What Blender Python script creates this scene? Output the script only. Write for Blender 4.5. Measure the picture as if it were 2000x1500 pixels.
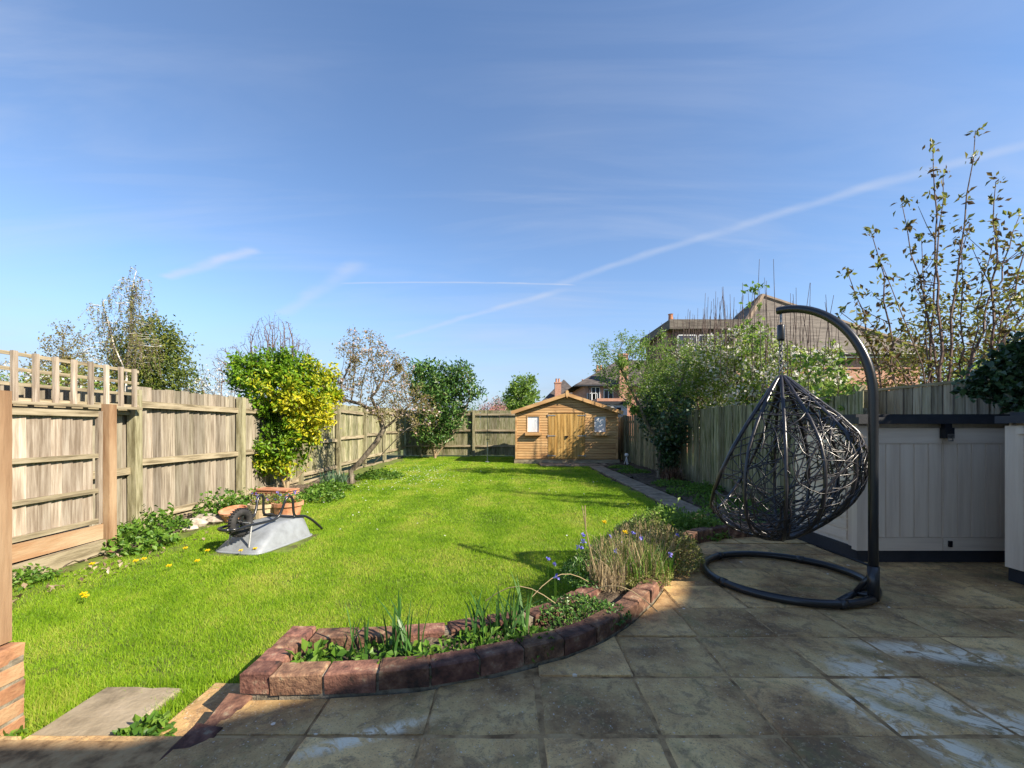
import bpy, math, random
import numpy as np
from mathutils import Vector, Matrix
from mathutils.geometry import tessellate_polygon
R = math.radians
random.seed(7); rng = np.random.default_rng(7)
for o in list(bpy.data.objects): bpy.data.objects.remove(o)
S = bpy.context.scene
COL = S.collection

# ------------------------------------------------------------------ camera, sky, sun, exposure
F = 850.0; CH = 1.15; HZ = 835.0
cam = bpy.data.cameras.new('camera'); camo = bpy.data.objects.new('camera', cam); COL.objects.link(camo)
camo.location = (0, 0, CH); camo.rotation_euler = (R(90), 0, 0)
cam.sensor_width = 36; cam.lens = F / 2000 * 36; cam.shift_y = (HZ - 750) / 2000
cam.clip_start = .05; cam.clip_end = 3000
S.camera = camo
SUNV = Vector((1.2, -.68, 1.0)).normalized()
EL = math.asin(SUNV.z); ROT = math.atan2(SUNV.x, SUNV.y)
w = bpy.data.worlds.new('World'); S.world = w; w.use_nodes = True
nt = w.node_tree; nt.nodes.clear()
def N(nt, t, **k):
    n = nt.nodes.new(t)
    for a, b in k.items():
        if a.startswith('i_'): n.inputs[a[2:].replace('_', ' ')].default_value = b
        else: setattr(n, a, b)
    return n
def build_sky():
    L = nt.links.new
    out = N(nt, 'ShaderNodeOutputWorld'); bg = N(nt, 'ShaderNodeBackground'); bg.inputs[1].default_value = .09
    sky = N(nt, 'ShaderNodeTexSky'); sky.sky_type = 'NISHITA'; sky.sun_disc = False
    sky.sun_elevation = EL; sky.sun_rotation = ROT; sky.altitude = 60; sky.air_density = 1.0; sky.dust_density = .0; sky.ozone_density = 7
    tc = N(nt, 'ShaderNodeTexCoord')
    sep = N(nt, 'ShaderNodeSeparateXYZ'); L(tc.outputs['Generated'], sep.inputs[0])
    # project the view direction on a cloud layer high above: p = d.xy / (d.z + .12)
    den = N(nt, 'ShaderNodeMath', operation='ADD'); L(sep.outputs['Z'], den.inputs[0]); den.inputs[1].default_value = .12
    mx = N(nt, 'ShaderNodeMath', operation='MAXIMUM'); L(den.outputs[0], mx.inputs[0]); mx.inputs[1].default_value = .05
    dx = N(nt, 'ShaderNodeMath', operation='DIVIDE'); L(sep.outputs['X'], dx.inputs[0]); L(mx.outputs[0], dx.inputs[1])
    dy = N(nt, 'ShaderNodeMath', operation='DIVIDE'); L(sep.outputs['Y'], dy.inputs[0]); L(mx.outputs[0], dy.inputs[1])
    cb = N(nt, 'ShaderNodeCombineXYZ'); L(dx.outputs[0], cb.inputs[0]); L(dy.outputs[0], cb.inputs[1])
    # thin cirrus streaks
    mp = N(nt, 'ShaderNodeMapping'); mp.inputs['Rotation'].default_value = (0, 0, R(38)); mp.inputs['Scale'].default_value = (.55, 2.6, 1)
    L(cb.outputs[0], mp.inputs[0])
    n1 = N(nt, 'ShaderNodeTexNoise'); n1.inputs['Scale'].default_value = 1.3; n1.inputs['Detail'].default_value = 9; n1.inputs['Distortion'].default_value = .7
    n1.inputs['Roughness'].default_value = .58
    L(mp.outputs[0], n1.inputs['Vector'])
    r1 = N(nt, 'ShaderNodeMapRange'); r1.inputs[1].default_value = .44; r1.inputs[2].default_value = .86; r1.inputs[3].default_value = 0; r1.inputs[4].default_value = .55
    L(n1.outputs['Fac'], r1.inputs[0])
    n2 = N(nt, 'ShaderNodeTexNoise'); n2.inputs['Scale'].default_value = .6; n2.inputs['Detail'].default_value = 3
    L(cb.outputs[0], n2.inputs['Vector'])
    r2 = N(nt, 'ShaderNodeMapRange'); r2.inputs[1].default_value = .35; r2.inputs[2].default_value = .68
    L(n2.outputs['Fac'], r2.inputs[0])
    m1 = N(nt, 'ShaderNodeMath', operation='MULTIPLY'); L(r1.outputs[0], m1.inputs[0]); L(r2.outputs[0], m1.inputs[1])
    # contrails: straight lines on the same layer  n.p = c
    def trail(p1, p2, width, amt, e0=.5, e1=.5):
        def lay(px, py):
            d = Vector(((px - 1000) / F, 1, (HZ - py) / F)).normalized()
            return Vector((d.x / (d.z + .12), d.y / (d.z + .12)))
        a, b = lay(*p1), lay(*p2); t = (b - a).normalized(); nn = Vector((-t.y, t.x)); c = nn.dot(a)
        v = N(nt, 'ShaderNodeVectorMath', operation='DOT_PRODUCT'); L(cb.outputs[0], v.inputs[0]); v.inputs[1].default_value = (nn.x, nn.y, 0)
        nz = N(nt, 'ShaderNodeTexNoise'); nz.inputs['Scale'].default_value = 5; nz.inputs['Detail'].default_value = 6; L(cb.outputs[0], nz.inputs['Vector'])
        wob = N(nt, 'ShaderNodeMath', operation='MULTIPLY_ADD'); L(nz.outputs['Fac'], wob.inputs[0]); wob.inputs[1].default_value = width * 1.2; L(v.outputs['Value'], wob.inputs[2])
        s = N(nt, 'ShaderNodeMath', operation='SUBTRACT'); L(wob.outputs[0], s.inputs[0]); s.inputs[1].default_value = c + width * .6
        ab = N(nt, 'ShaderNodeMath', operation='ABSOLUTE'); L(s.outputs[0], ab.inputs[0])
        mr = N(nt, 'ShaderNodeMapRange', interpolation_type='SMOOTHSTEP'); mr.inputs[1].default_value = 0; mr.inputs[2].default_value = width; mr.inputs[3].default_value = amt; mr.inputs[4].default_value = 0
        L(ab.outputs[0], mr.inputs[0])
        q = N(nt, 'ShaderNodeMath', operation='MULTIPLY'); L(mr.outputs[0], q.inputs[0]); L(nz.outputs['Fac'], q.inputs[1])
        al = N(nt, 'ShaderNodeVectorMath', operation='DOT_PRODUCT'); L(cb.outputs[0], al.inputs[0]); al.inputs[1].default_value = (t.x, t.y, 0)
        d0, d1 = t.dot(a), t.dot(b); cur = q
        for lo, hi in ((d0 - e0, d0), (d1 + e1, d1)):
            g = N(nt, 'ShaderNodeMapRange', interpolation_type='SMOOTHSTEP'); L(al.outputs['Value'], g.inputs[0]); g.inputs[1].default_value = min(lo, hi); g.inputs[2].default_value = max(lo, hi)
            g.inputs[3].default_value = 0 if lo < hi else 1; g.inputs[4].default_value = 1 if lo < hi else 0
            x = N(nt, 'ShaderNodeMath', operation='MULTIPLY'); L(cur.outputs[0], x.inputs[0]); L(g.outputs[0], x.inputs[1]); cur = x
        return cur
    tr = [trail((1110, 548), (1990, 285), .044, .5, .1, 1.0), trail((680, 553), (1110, 556), .014, .8, .05, .05), trail((790, 655), (1060, 578), .05, .55, .2, .2), trail((330, 540), (490, 490), .05, .9, .05, .05), trail((560, 610), (690, 520), .07, .5, .1, .1)]
    acc = m1
    for q in tr:
        ad = N(nt, 'ShaderNodeMath', operation='ADD', use_clamp=True); L(acc.outputs[0], ad.inputs[0]); L(q.outputs[0], ad.inputs[1]); acc = ad
    # thin high haze: a little everywhere, more low in the sky
    hz = N(nt, 'ShaderNodeMapRange', interpolation_type='SMOOTHSTEP'); L(sep.outputs['Z'], hz.inputs[0]); hz.inputs[1].default_value = -.02; hz.inputs[2].default_value = .34; hz.inputs[3].default_value = .72; hz.inputs[4].default_value = .0
    vl = N(nt, 'ShaderNodeMath', operation='MULTIPLY'); L(r2.outputs[0], vl.inputs[0]); vl.inputs[1].default_value = .16
    hv_ = N(nt, 'ShaderNodeMath', operation='ADD', use_clamp=True); L(hz.outputs[0], hv_.inputs[0]); L(vl.outputs[0], hv_.inputs[1])
    up = N(nt, 'ShaderNodeMapRange'); up.inputs[1].default_value = 0; up.inputs[2].default_value = .12; L(sep.outputs['Z'], up.inputs[0])
    fm = N(nt, 'ShaderNodeMath', operation='MULTIPLY'); L(acc.outputs[0], fm.inputs[0]); L(up.outputs[0], fm.inputs[1])
    mix = N(nt, 'ShaderNodeMix', data_type='RGBA'); L(hv_.outputs[0], mix.inputs['Factor']); L(sky.outputs[0], mix.inputs['A']); mix.inputs['B'].default_value = (1.75, 2.1, 2.9, 1)
    mix2 = N(nt, 'ShaderNodeMix', data_type='RGBA'); L(fm.outputs[0], mix2.inputs['Factor']); L(mix.outputs['Result'], mix2.inputs['A']); mix2.inputs['B'].default_value = (2.7, 3.1, 4.0, 1)
    L(mix2.outputs['Result'], bg.inputs[0]); L(bg.outputs[0], out.inputs[0])
build_sky()
sun = bpy.data.lights.new('sun', 'SUN'); sun.energy = 3.7; sun.angle = R(.55); sun.color = (1, .93, .82)
suno = bpy.data.objects.new('sun', sun); COL.objects.link(suno); suno.rotation_euler = SUNV.to_track_quat('Z', 'Y').to_euler()
S.view_settings.view_transform = 'Standard'; S.view_settings.look = 'None'; S.view_settings.gamma = 1; S.view_settings.exposure = 1.45
S.view_settings.use_curve_mapping = False
S.view_settings.use_white_balance = True; S.view_settings.white_balance_temperature = 7100; S.view_settings.white_balance_tint = 10
S.cycles.max_bounces = 8; S.cycles.transparent_max_bounces = 12

# ------------------------------------------------------------------ helpers
LZ = -.15                                                   # level of the lawn; the patio is 0
def gp(px, py, z=0.0):                                      # measured photo point -> ground position at height z
    k = (CH - z) / (py - HZ); return ((px - 1000) * k, F * k)
def pz(py, Y): return CH + (HZ - py) * Y / F
def px_(px, Y): return (px - 1000) * Y / F

class MB:
    def __init__(s): s.v = []; s.f3 = []; s.f4 = []; s.n = 0; s.var = []
    def add(s, v, f, var=None):
        v = np.asarray(v, float).reshape(-1, 3); f = np.asarray(f, int)
        (s.f3 if f.shape[1] == 3 else s.f4).append(f + s.n); s.v.append(v); s.n += len(v)
        s.var.append(np.broadcast_to(np.asarray(.5 if var is None else var, float), (len(v),)))
        return s
    def box(s, c, d, rot=None, var=None):
        h = np.array(d) / 2
        v = np.array([[x, y, z] for x in (-1, 1) for y in (-1, 1) for z in (-1, 1)]) * h
        if rot is not None: v = v @ np.array(rot.to_3x3()).T
        return s.add(v + np.array(c), [[0, 1, 3, 2], [4, 6, 7, 5], [0, 4, 5, 1], [2, 3, 7, 6], [0, 2, 6, 4], [1, 5, 7, 3]], var)
    def tube(s, pts, r, n=6, closed=False, cap=True, var=None):
        p = np.asarray(pts, float); m = len(p); r = np.broadcast_to(np.asarray(r, float), (m,))
        if closed: t = np.roll(p, -1, 0) - np.roll(p, 1, 0)
        else:
            t = np.empty_like(p); t[1:-1] = p[2:] - p[:-2]; t[0] = p[1] - p[0]; t[-1] = p[-1] - p[-2]
        t /= np.linalg.norm(t, axis=1)[:, None] + 1e-12
        a = np.array([0, 0, 1.]) if abs(t[0][2]) < .9 else np.array([1., 0, 0])
        u = np.cross(t[0], a); u /= np.linalg.norm(u); V = []
        ang = np.arange(n) * 2 * math.pi / n; ca, sa = np.cos(ang)[:, None], np.sin(ang)[:, None]
        for i in range(m):
            u = u - t[i] * u.dot(t[i]); u /= np.linalg.norm(u) + 1e-12; w_ = np.cross(t[i], u)
            V.append(p[i] + r[i] * (ca * u + sa * w_))
        V = np.concatenate(V); q = []
        j = np.arange(n); j2 = (j + 1) % n
        for i in range(m if closed else m - 1):
            a0 = i * n; b0 = ((i + 1) % m) * n
            q.append(np.stack([a0 + j, a0 + j2, b0 + j2, b0 + j], 1))
        s.add(V, np.concatenate(q), var)
        if cap and not closed:
            for base, c_, flip in ((s.n - m * n, p[0], 1), (s.n - n, p[-1], 0)):
                k = s.n; s.v.append(c_[None]); s.n += 1; s.var.append(np.array([.5 if var is None else float(np.mean(var))]))
                f = np.stack([base + j2, base + j, np.full(n, k)], 1)
                s.f3.append(f if flip else f[:, ::-1])
        return s
    def lathe(s, prof, n=20, c=(0, 0, 0)):
        prof = np.asarray(prof, float); a = np.arange(n) * 2 * math.pi / n
        V = np.concatenate([np.stack([r * np.cos(a), r * np.sin(a), np.full(n, z)], 1) for r, z in prof]) + np.array(c)
        j = np.arange(n); j2 = (j + 1) % n
        return s.add(V, np.concatenate([np.stack([i * n + j, i * n + j2, (i + 1) * n + j2, (i + 1) * n + j], 1) for i in range(len(prof) - 1)]))
    def prism(s, poly, z0, z1, var=None):                   # polygon (x, y) extruded; fan caps with a centre point
        p = np.asarray(poly, float); m = len(p)
        V = np.concatenate([np.c_[p, np.full(m, z0)], np.c_[p, np.full(m, z1)]])
        j = np.arange(m); j2 = (j + 1) % m; k = s.n
        s.add(V, np.stack([j, j2, m + j2, m + j], 1), var)
        tri = np.array(tessellate_polygon([[Vector((a, b, 0)) for a, b in p]]))
        a3, b3, c3 = p[tri[:, 0]], p[tri[:, 1]], p[tri[:, 2]]; cr = (b3[:, 0] - a3[:, 0]) * (c3[:, 1] - a3[:, 1]) - (b3[:, 1] - a3[:, 1]) * (c3[:, 0] - a3[:, 0])
        tri[cr < 0] = tri[cr < 0][:, ::-1]; s.f3.append(tri + m + k); s.f3.append(tri[:, ::-1] + k)
        return s
    def mesh(s, name, mat=None, smooth=False):
        me = bpy.data.meshes.new(name); V = np.concatenate(s.v); me.vertices.add(len(V)); me.vertices.foreach_set('co', V.astype(np.float32).ravel())
        fs = [(np.concatenate(x), k) for x, k in ((s.f3, 3), (s.f4, 4)) if x]
        loops = np.concatenate([f.ravel() for f, k in fs]); tot = np.concatenate([np.full(len(f), k) for f, k in fs])
        me.loops.add(len(loops)); me.loops.foreach_set('vertex_index', loops.astype(np.int32))
        me.polygons.add(len(tot)); me.polygons.foreach_set('loop_start', (np.cumsum(tot) - tot).astype(np.int32))
        try: me.polygons.foreach_set('loop_total', tot.astype(np.int32))
        except Exception: pass
        me.polygons.foreach_set('use_smooth', np.full(len(tot), bool(smooth)))
        at = me.attributes.new('var', 'FLOAT', 'POINT'); at.data.foreach_set('value', np.concatenate(s.var).astype(np.float32))
        if mat: me.materials.append(mat)
        me.update(calc_edges=True); me.validate()
        return me
    def build(s, name, mat, parent=None, smooth=False, loc=None):
        return obj(name, s.mesh(name, mat, smooth), parent, loc)
def obj(name, me, parent=None, loc=None, rot=None):
    o = bpy.data.objects.new(name, me); COL.objects.link(o)
    if parent: o.parent = parent
    if loc is not None: o.location = loc
    if rot is not None: o.rotation_euler = rot
    return o
def tag(o, label, cat, group=None, kind=None):
    if label: o['label'] = label
    if cat: o['category'] = cat
    if group: o['group'] = group
    if kind: o['kind'] = kind
    return o
def thing(name, label, cat, loc=(0, 0, 0), rz=0, group=None):
    o = bpy.data.objects.new(name, None); COL.objects.link(o); o.location = loc; o.rotation_euler = (0, 0, rz); o.empty_display_size = .1
    return tag(o, label, cat, group)
def struct(o): o['kind'] = 'structure'; return o
def inpoly(x, y, poly):
    r = np.zeros(len(x), bool); m = len(poly)
    for i in range(m):
        x0, y0 = poly[i]; x1, y1 = poly[(i + 1) % m]
        c = ((y0 > y) != (y1 > y)); r ^= c & (x < (x1 - x0) * (y - y0) / ((y1 - y0) if y1 != y0 else 1e-9) + x0)
    return r

# ------------------------------------------------------------------ materials
def base_mat(name):
    m = bpy.data.materials.new(name); m.use_nodes = True; t = m.node_tree; return m, t, t.nodes['Principled BSDF']
def ramp(t, cols, pos=None):
    n = t.nodes.new('ShaderNodeValToRGB'); e = n.color_ramp.elements
    pos = pos or [i / (len(cols) - 1) for i in range(len(cols))]
    while len(e) < len(cols): e.new(.5)
    for el, c, p in zip(e, cols, pos): el.position = p; el.color = (*c, 1)
    return n
def mk(name, cols, pos=None, scale=4, rough=.7, bump=.3, bscale=40, stretch=(1, 1, 1), rnd=.2, detail=7, spec=.3, world=False, metal=0, bdist=.01, coat=0, hue=0):
    m, t, b = base_mat(name); L = t.links.new
    if world: src = N(t, 'ShaderNodeNewGeometry').outputs['Position']
    else: src = N(t, 'ShaderNodeTexCoord').outputs['Object']
    oi = N(t, 'ShaderNodeObjectInfo'); mu = N(t, 'ShaderNodeMath', operation='MULTIPLY'); L(oi.outputs['Random'], mu.inputs[0]); mu.inputs[1].default_value = 0 if world else 37.0
    ad = N(t, 'ShaderNodeVectorMath', operation='ADD'); L(src, ad.inputs[0]); L(mu.outputs[0], ad.inputs[1])
    mp = N(t, 'ShaderNodeMapping'); mp.inputs['Scale'].default_value = stretch; L(ad.outputs[0], mp.inputs[0])
    n1 = N(t, 'ShaderNodeTexNoise'); n1.inputs['Scale'].default_value = scale; n1.inputs['Detail'].default_value = detail; n1.inputs['Roughness'].default_value = .62; L(mp.outputs[0], n1.inputs['Vector'])
    rp = ramp(t, cols, pos or list(np.linspace(.36, .64, len(cols)))); L(n1.outputs['Fac'], rp.inputs[0])
    hs = N(t, 'ShaderNodeHueSaturation'); L(rp.outputs[0], hs.inputs['Color'])
    mr = N(t, 'ShaderNodeMapRange'); L(oi.outputs['Random'], mr.inputs[0]); mr.inputs[3].default_value = 1 - rnd; mr.inputs[4].default_value = 1 + rnd; L(mr.outputs[0], hs.inputs['Value'])
    if hue:
        m2 = N(t, 'ShaderNodeMath', operation='MULTIPLY'); L(oi.outputs['Random'], m2.inputs[0]); m2.inputs[1].default_value = 7.31
        fr = N(t, 'ShaderNodeMath', operation='FRACT'); L(m2.outputs[0], fr.inputs[0]); mh = N(t, 'ShaderNodeMapRange'); L(fr.outputs[0], mh.inputs[0]); mh.inputs[3].default_value = .5 - hue; mh.inputs[4].default_value = .5 + hue; L(mh.outputs[0], hs.inputs['Hue'])
    L(hs.outputs[0], b.inputs['Base Color'])
    b.inputs['Roughness'].default_value = rough; b.inputs['Specular IOR Level'].default_value = spec; b.inputs['Metallic'].default_value = metal; b.inputs['Coat Weight'].default_value = coat
    if bump:
        n2 = N(t, 'ShaderNodeTexNoise'); n2.inputs['Scale'].default_value = bscale; n2.inputs['Detail'].default_value = 5; L(mp.outputs[0], n2.inputs['Vector'])
        bp = N(t, 'ShaderNodeBump'); bp.inputs['Strength'].default_value = bump; bp.inputs['Distance'].default_value = bdist; L(n2.outputs['Fac'], bp.inputs['Height']); L(bp.outputs[0], b.inputs['Normal'])
    return m
def leafmat(name, cols, trans=.35, rough=.45, pos=None, spec=.35):
    m, t, b = base_mat(name); L = t.links.new
    at = N(t, 'ShaderNodeAttribute', attribute_name='var'); rp = ramp(t, cols, pos); L(at.outputs['Fac'], rp.inputs[0]); L(rp.outputs[0], b.inputs['Base Color'])
    b.inputs['Roughness'].default_value = rough; b.inputs['Specular IOR Level'].default_value = spec
    tr = N(t, 'ShaderNodeBsdfTranslucent'); L(rp.outputs[0], tr.inputs[0])
    mx = N(t, 'ShaderNodeMixShader'); mx.inputs[0].default_value = trans; L(b.outputs[0], mx.inputs[1]); L(tr.outputs[0], mx.inputs[2]); L(mx.outputs[0], t.nodes['Material Output'].inputs[0])
    return m
def brickmat(name, c1, c2, mortar, scale=1.0, rot=None):
    m, t, b = base_mat(name); L = t.links.new
    tc = N(t, 'ShaderNodeTexCoord'); mp = N(t, 'ShaderNodeMapping'); mp.inputs['Rotation'].default_value = rot or (R(90), 0, 0); L(tc.outputs['Object'], mp.inputs[0])
    br = N(t, 'ShaderNodeTexBrick'); br.inputs['Scale'].default_value = scale; br.inputs['Color1'].default_value = (*c1, 1); br.inputs['Color2'].default_value = (*c2, 1); br.inputs['Mortar'].default_value = (*mortar, 1)
    br.inputs['Brick Width'].default_value = .225; br.inputs['Row Height'].default_value = .075; br.inputs['Mortar Size'].default_value = .008; L(mp.outputs[0], br.inputs['Vector'])
    L(br.outputs['Color'], b.inputs['Base Color']); b.inputs['Roughness'].default_value = .85
    bp = N(t, 'ShaderNodeBump', invert=True); bp.inputs['Strength'].default_value = .6; bp.inputs['Distance'].default_value = .01; L(br.outputs['Fac'], bp.inputs['Height']); L(bp.outputs[0], b.inputs['Normal'])
    return m

W_GREY = mk('weathered_fence_wood', [(.15, .125, .09), (.255, .22, .165), (.33, .295, .235)], scale=34, stretch=(1, 1, .06), rough=.85, bump=.5, bscale=60, rnd=.33, hue=.012)
W_GREY_H = mk('weathered_rail_wood', [(.15, .12, .075), (.30, .25, .165), (.40, .34, .24)], scale=24, stretch=(1, .09, 1), rough=.85, bump=.5, bscale=60, rnd=.15)
W_GREY_X = mk('weathered_cross_wood', [(.15, .12, .075), (.30, .25, .165), (.40, .34, .24)], scale=24, stretch=(.09, 1, 1), rough=.85, bump=.5, bscale=60, rnd=.15)
W_POST = mk('green_tinged_post_wood', [(.15, .13, .07), (.27, .25, .15), (.36, .33, .22)], scale=24, stretch=(1, 1, .12), rough=.88, bump=.5, bscale=50, rnd=.12)
W_GREEN = mk('algae_stained_boards', [(.11, .115, .045), (.22, .21, .12), (.33, .30, .21)], scale=24, stretch=(1, 1, .14), rough=.88, bump=.5, bscale=60, rnd=.32, hue=.015)
W_PALE = mk('bleached_panel_boards', [(.22, .17, .125), (.33, .27, .21), (.44, .38, .31)], scale=34, stretch=(1, 1, .07), rough=.85, bump=.5, bscale=70, rnd=.26)
W_ORANGE = mk('orange_treated_timber', [(.2, .112, .06), (.30, .19, .11), (.38, .265, .165)], scale=6, stretch=(1, 1, .15), rough=.8, bump=.4, bscale=50, rnd=.08)
W_ORANGE_H = mk('orange_gravel_board', [(.22, .12, .06), (.34, .2, .11), (.40, .3, .19)], scale=6, stretch=(1, .15, 1), rough=.8, bump=.4, bscale=50, rnd=.1)
W_SHED = mk('honey_shiplap_wood', [(.36, .19, .08), (.52, .305, .135), (.62, .40, .195)], scale=5, stretch=(.12, 1, 1), rough=.6, bump=.25, bscale=40, rnd=.05)
W_DOOR = mk('golden_door_boards', [(.30, .16, .04), (.48, .28, .085), (.56, .36, .13)], scale=6, stretch=(1, 1, .1), rough=.6, bump=.25, bscale=40, rnd=.14)
BARK = mk('grey_brown_bark', [(.07, .055, .04), (.17, .14, .105), (.25, .21, .16)], scale=14, stretch=(1, 1, .4), rough=.9, bump=.7, bscale=40, rnd=.1)
BARK_RED = mk('reddish_twig_bark', [(.06, .035, .03), (.13, .085, .07), (.2, .14, .12)], scale=14, rough=.8, bump=.3, rnd=.1)
BARK_WHITE = mk('white_birch_bark', [(.12, .1, .08), (.55, .5, .45), (.7, .66, .62)], pos=[.3, .42, .7], scale=3, stretch=(1, 1, 2.5), rough=.7, bump=.3, rnd=.05)
STEM_TAN = mk('tan_stem_bark', [(.2, .14, .08), (.34, .25, .15), (.42, .33, .22)], scale=10, stretch=(1, 1, .3), rough=.85, bump=.4, rnd=.1)
BRICK_M = mk('worn_red_brick', [(.05, .034, .026), (.135, .066, .046), (.23, .125, .082), (.36, .30, .2)], pos=[.33, .47, .6, .73], scale=15, rough=.9, bump=.9, bscale=70, rnd=.3, bdist=.008, hue=.015)
BRICK_OR = mk('orange_pier_brick', [(.2, .1, .06), (.38, .19, .10), (.42, .27, .15)], scale=7, rough=.9, bump=.7, bscale=60, rnd=.2, bdist=.006)
MORTAR = mk('sandy_mortar', [(.12, .10, .07), (.22, .19, .14), (.3, .26, .2)], scale=20, rough=.95, bump=.6, bscale=90, rnd=0)
SOIL = mk('dark_soil', [(.035, .025, .018), (.085, .062, .042), (.15, .115, .08)], scale=9, rough=1, bump=1, bscale=40, bdist=.03, rnd=0, world=True)
BLACK = mk('black_coated_steel', [(.012, .013, .016), (.018, .02, .024)], scale=3, rough=.28, bump=.05, rnd=0, spec=.6)
RATTAN = mk('black_plastic_rattan', [(.014, .013, .016), (.03, .028, .032)], scale=8, rough=.3, bump=.1, rnd=0, spec=.6)
CHROME = mk('zinc_chain_steel', [(.12, .12, .12), (.3, .3, .3)], scale=30, rough=.35, metal=.9, bump=0, rnd=0)
RUBBER = mk('black_tyre_rubber', [(.02, .02, .021), (.045, .043, .042)], scale=12, rough=.7, bump=.2, rnd=0)
GREYPAN = mk('grey_plastic_tray', [(.19, .205, .22), (.23, .25, .27), (.26, .285, .31)], scale=6, rough=.38, bump=.15, rnd=0, spec=.5)
TERRA = mk('terracotta', [(.38, .15, .075), (.52, .235, .13), (.58, .32, .2)], scale=7, rough=.85, bump=.3, rnd=.15)
CREAMPOT = mk('pale_terracotta', [(.50, .36, .22), (.62, .48, .32)], scale=6, rough=.85, bump=.3, rnd=.1)
KETER = mk('taupe_resin_panel', [(.68, .555, .44), (.75, .625, .50), (.80, .675, .545)], scale=3.2, stretch=(5, 5, .35), rough=.55, bump=.35, bscale=16, rnd=.02, bdist=.004)
KETER_H = mk('taupe_resin_rail', [(.68, .555, .44), (.75, .625, .50), (.80, .675, .545)], scale=3.2, stretch=(.35, .35, 6), rough=.55, bump=.35, bscale=16, rnd=.02, bdist=.004)
KDARK = mk('dark_grey_resin', [(.028, .031, .038), (.04, .043, .05)], scale=4, rough=.5, bump=.15, bscale=60, rnd=0)
LOCKM = mk('black_lock_plastic', [(.008, .009, .012), (.014, .016, .02)], scale=4, rough=.25, bump=0, rnd=0)
WHITEP = mk('white_curtain_cloth', [(.62, .64, .68), (.74, .75, .78)], scale=4, stretch=(6, 1, 1), rough=.6, bump=.3, bscale=6, rnd=0, bdist=.02)
GALV = mk('galvanised_steel', [(.30, .31, .32), (.42, .43, .44)], scale=12, rough=.45, metal=.6, bump=.05, rnd=0)
STONE = mk('pale_rock', [(.25, .21, .17), (.42, .36, .29), (.5, .44, .37)], scale=9, rough=.95, bump=.8, bscale=30, rnd=.15)
FELT = mk('grey_roof_felt', [(.10, .10, .10), (.17, .17, .165)], scale=9, rough=.95, bump=.3, rnd=0)
H_BRICK = brickmat('house_red_brick', (.36, .15, .10), (.44, .21, .145), (.42, .36, .3))
H_BRICK2 = brickmat('house_orange_brick', (.44, .19, .115), (.52, .26, .165), (.46, .38, .31))
SLATE = mk('grey_brown_roof_tiles', [(.085, .073, .062), (.14, .12, .10), (.185, .16, .135)], scale=2.0, stretch=(.6, .6, 5), rough=.8, bump=.6, bscale=6, rnd=.05, bdist=.04)
DROOF = mk('dark_roof_tiles', [(.04, .034, .032), (.075, .064, .06), (.11, .095, .088)], scale=2, stretch=(1, 1, 5), rough=.85, bump=.5, bscale=6, rnd=.05)
REDROOF = mk('red_clay_tiles', [(.26, .10, .07), (.36, .16, .11)], scale=4, rough=.85, bump=.4, rnd=.05)
WHITEF = mk('white_frame_paint', [(.68, .69, .70), (.78, .78, .78)], scale=4, rough=.5, bump=0, rnd=0)
GLASSD = mk('dark_window_glass', [(.02, .025, .03), (.05, .06, .075)], scale=.5, rough=.08, bump=0, rnd=0, spec=.8)

L_YELLOW = leafmat('golden_choisya_leaves', [(.05, .13, .010), (.16, .31, .016), (.45, .46, .025), (.66, .56, .035)], pos=[0, .5, .72, 1], trans=.3)
L_EVERG = leafmat('glossy_evergreen_leaves', [(.03, .075, .018), (.075, .18, .035), (.18, .30, .07)], trans=.25, rough=.35)
L_IVY = leafmat('dark_ivy_leaves', [(.014, .038, .018), (.032, .078, .03), (.075, .14, .05)], trans=.12, rough=.3, spec=.5)
L_FRESH = leafmat('fresh_spring_leaves', [(.09, .18, .03), (.19, .32, .05), (.32, .44, .1)], trans=.45)
L_OLIVE = leafmat('olive_young_leaves', [(.15, .12, .04), (.24, .20, .06), (.32, .28, .09)], trans=.4)
L_COPPER = leafmat('copper_cherry_leaves', [(.075, .045, .022), (.15, .11, .035), (.20, .22, .045), (.26, .28, .06)], trans=.45)
L_BIRCH = leafmat('birch_leaves', [(.14, .14, .04), (.23, .24, .06), (.32, .32, .09)], trans=.4)
L_YEW = leafmat('yew_needles', [(.03, .06, .012), (.10, .14, .022), (.22, .23, .04)], trans=.2)
L_BLOSSOM = leafmat('white_blossom_petals', [(.60, .55, .50), (.75, .72, .66), (.8, .78, .72)], trans=.4, rough=.6)
L_PINK = leafmat('pink_blossom_petals', [(.50, .32, .30), (.66, .50, .45), (.75, .65, .6)], trans=.4, rough=.6)
L_WEED = leafmat('green_weed_leaves', [(.045, .12, .015), (.10, .22, .025), (.18, .30, .045)], trans=.35)
L_DAFF = leafmat('daffodil_blades', [(.03, .095, .02), (.06, .16, .035), (.11, .22, .06)], trans=.3, rough=.4)
L_DRY = leafmat('dry_straw_stems', [(.26, .19, .10), (.42, .32, .18), (.52, .43, .27)], trans=.25, rough=.7)
L_HEATH = leafmat('heather_foliage', [(.10, .13, .03), (.24, .27, .07), (.38, .34, .15)], trans=.3)
L_BLUE = leafmat('blue_petals', [(.08, .08, .42), (.16, .16, .62), (.3, .28, .7)], trans=.3)
L_DAND = leafmat('yellow_petals', [(.70, .48, .01), (.8, .6, .02)], trans=.25)
L_DAISY = leafmat('daisy_petals', [(.7, .7, .66), (.8, .8, .78)], trans=.3)

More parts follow.
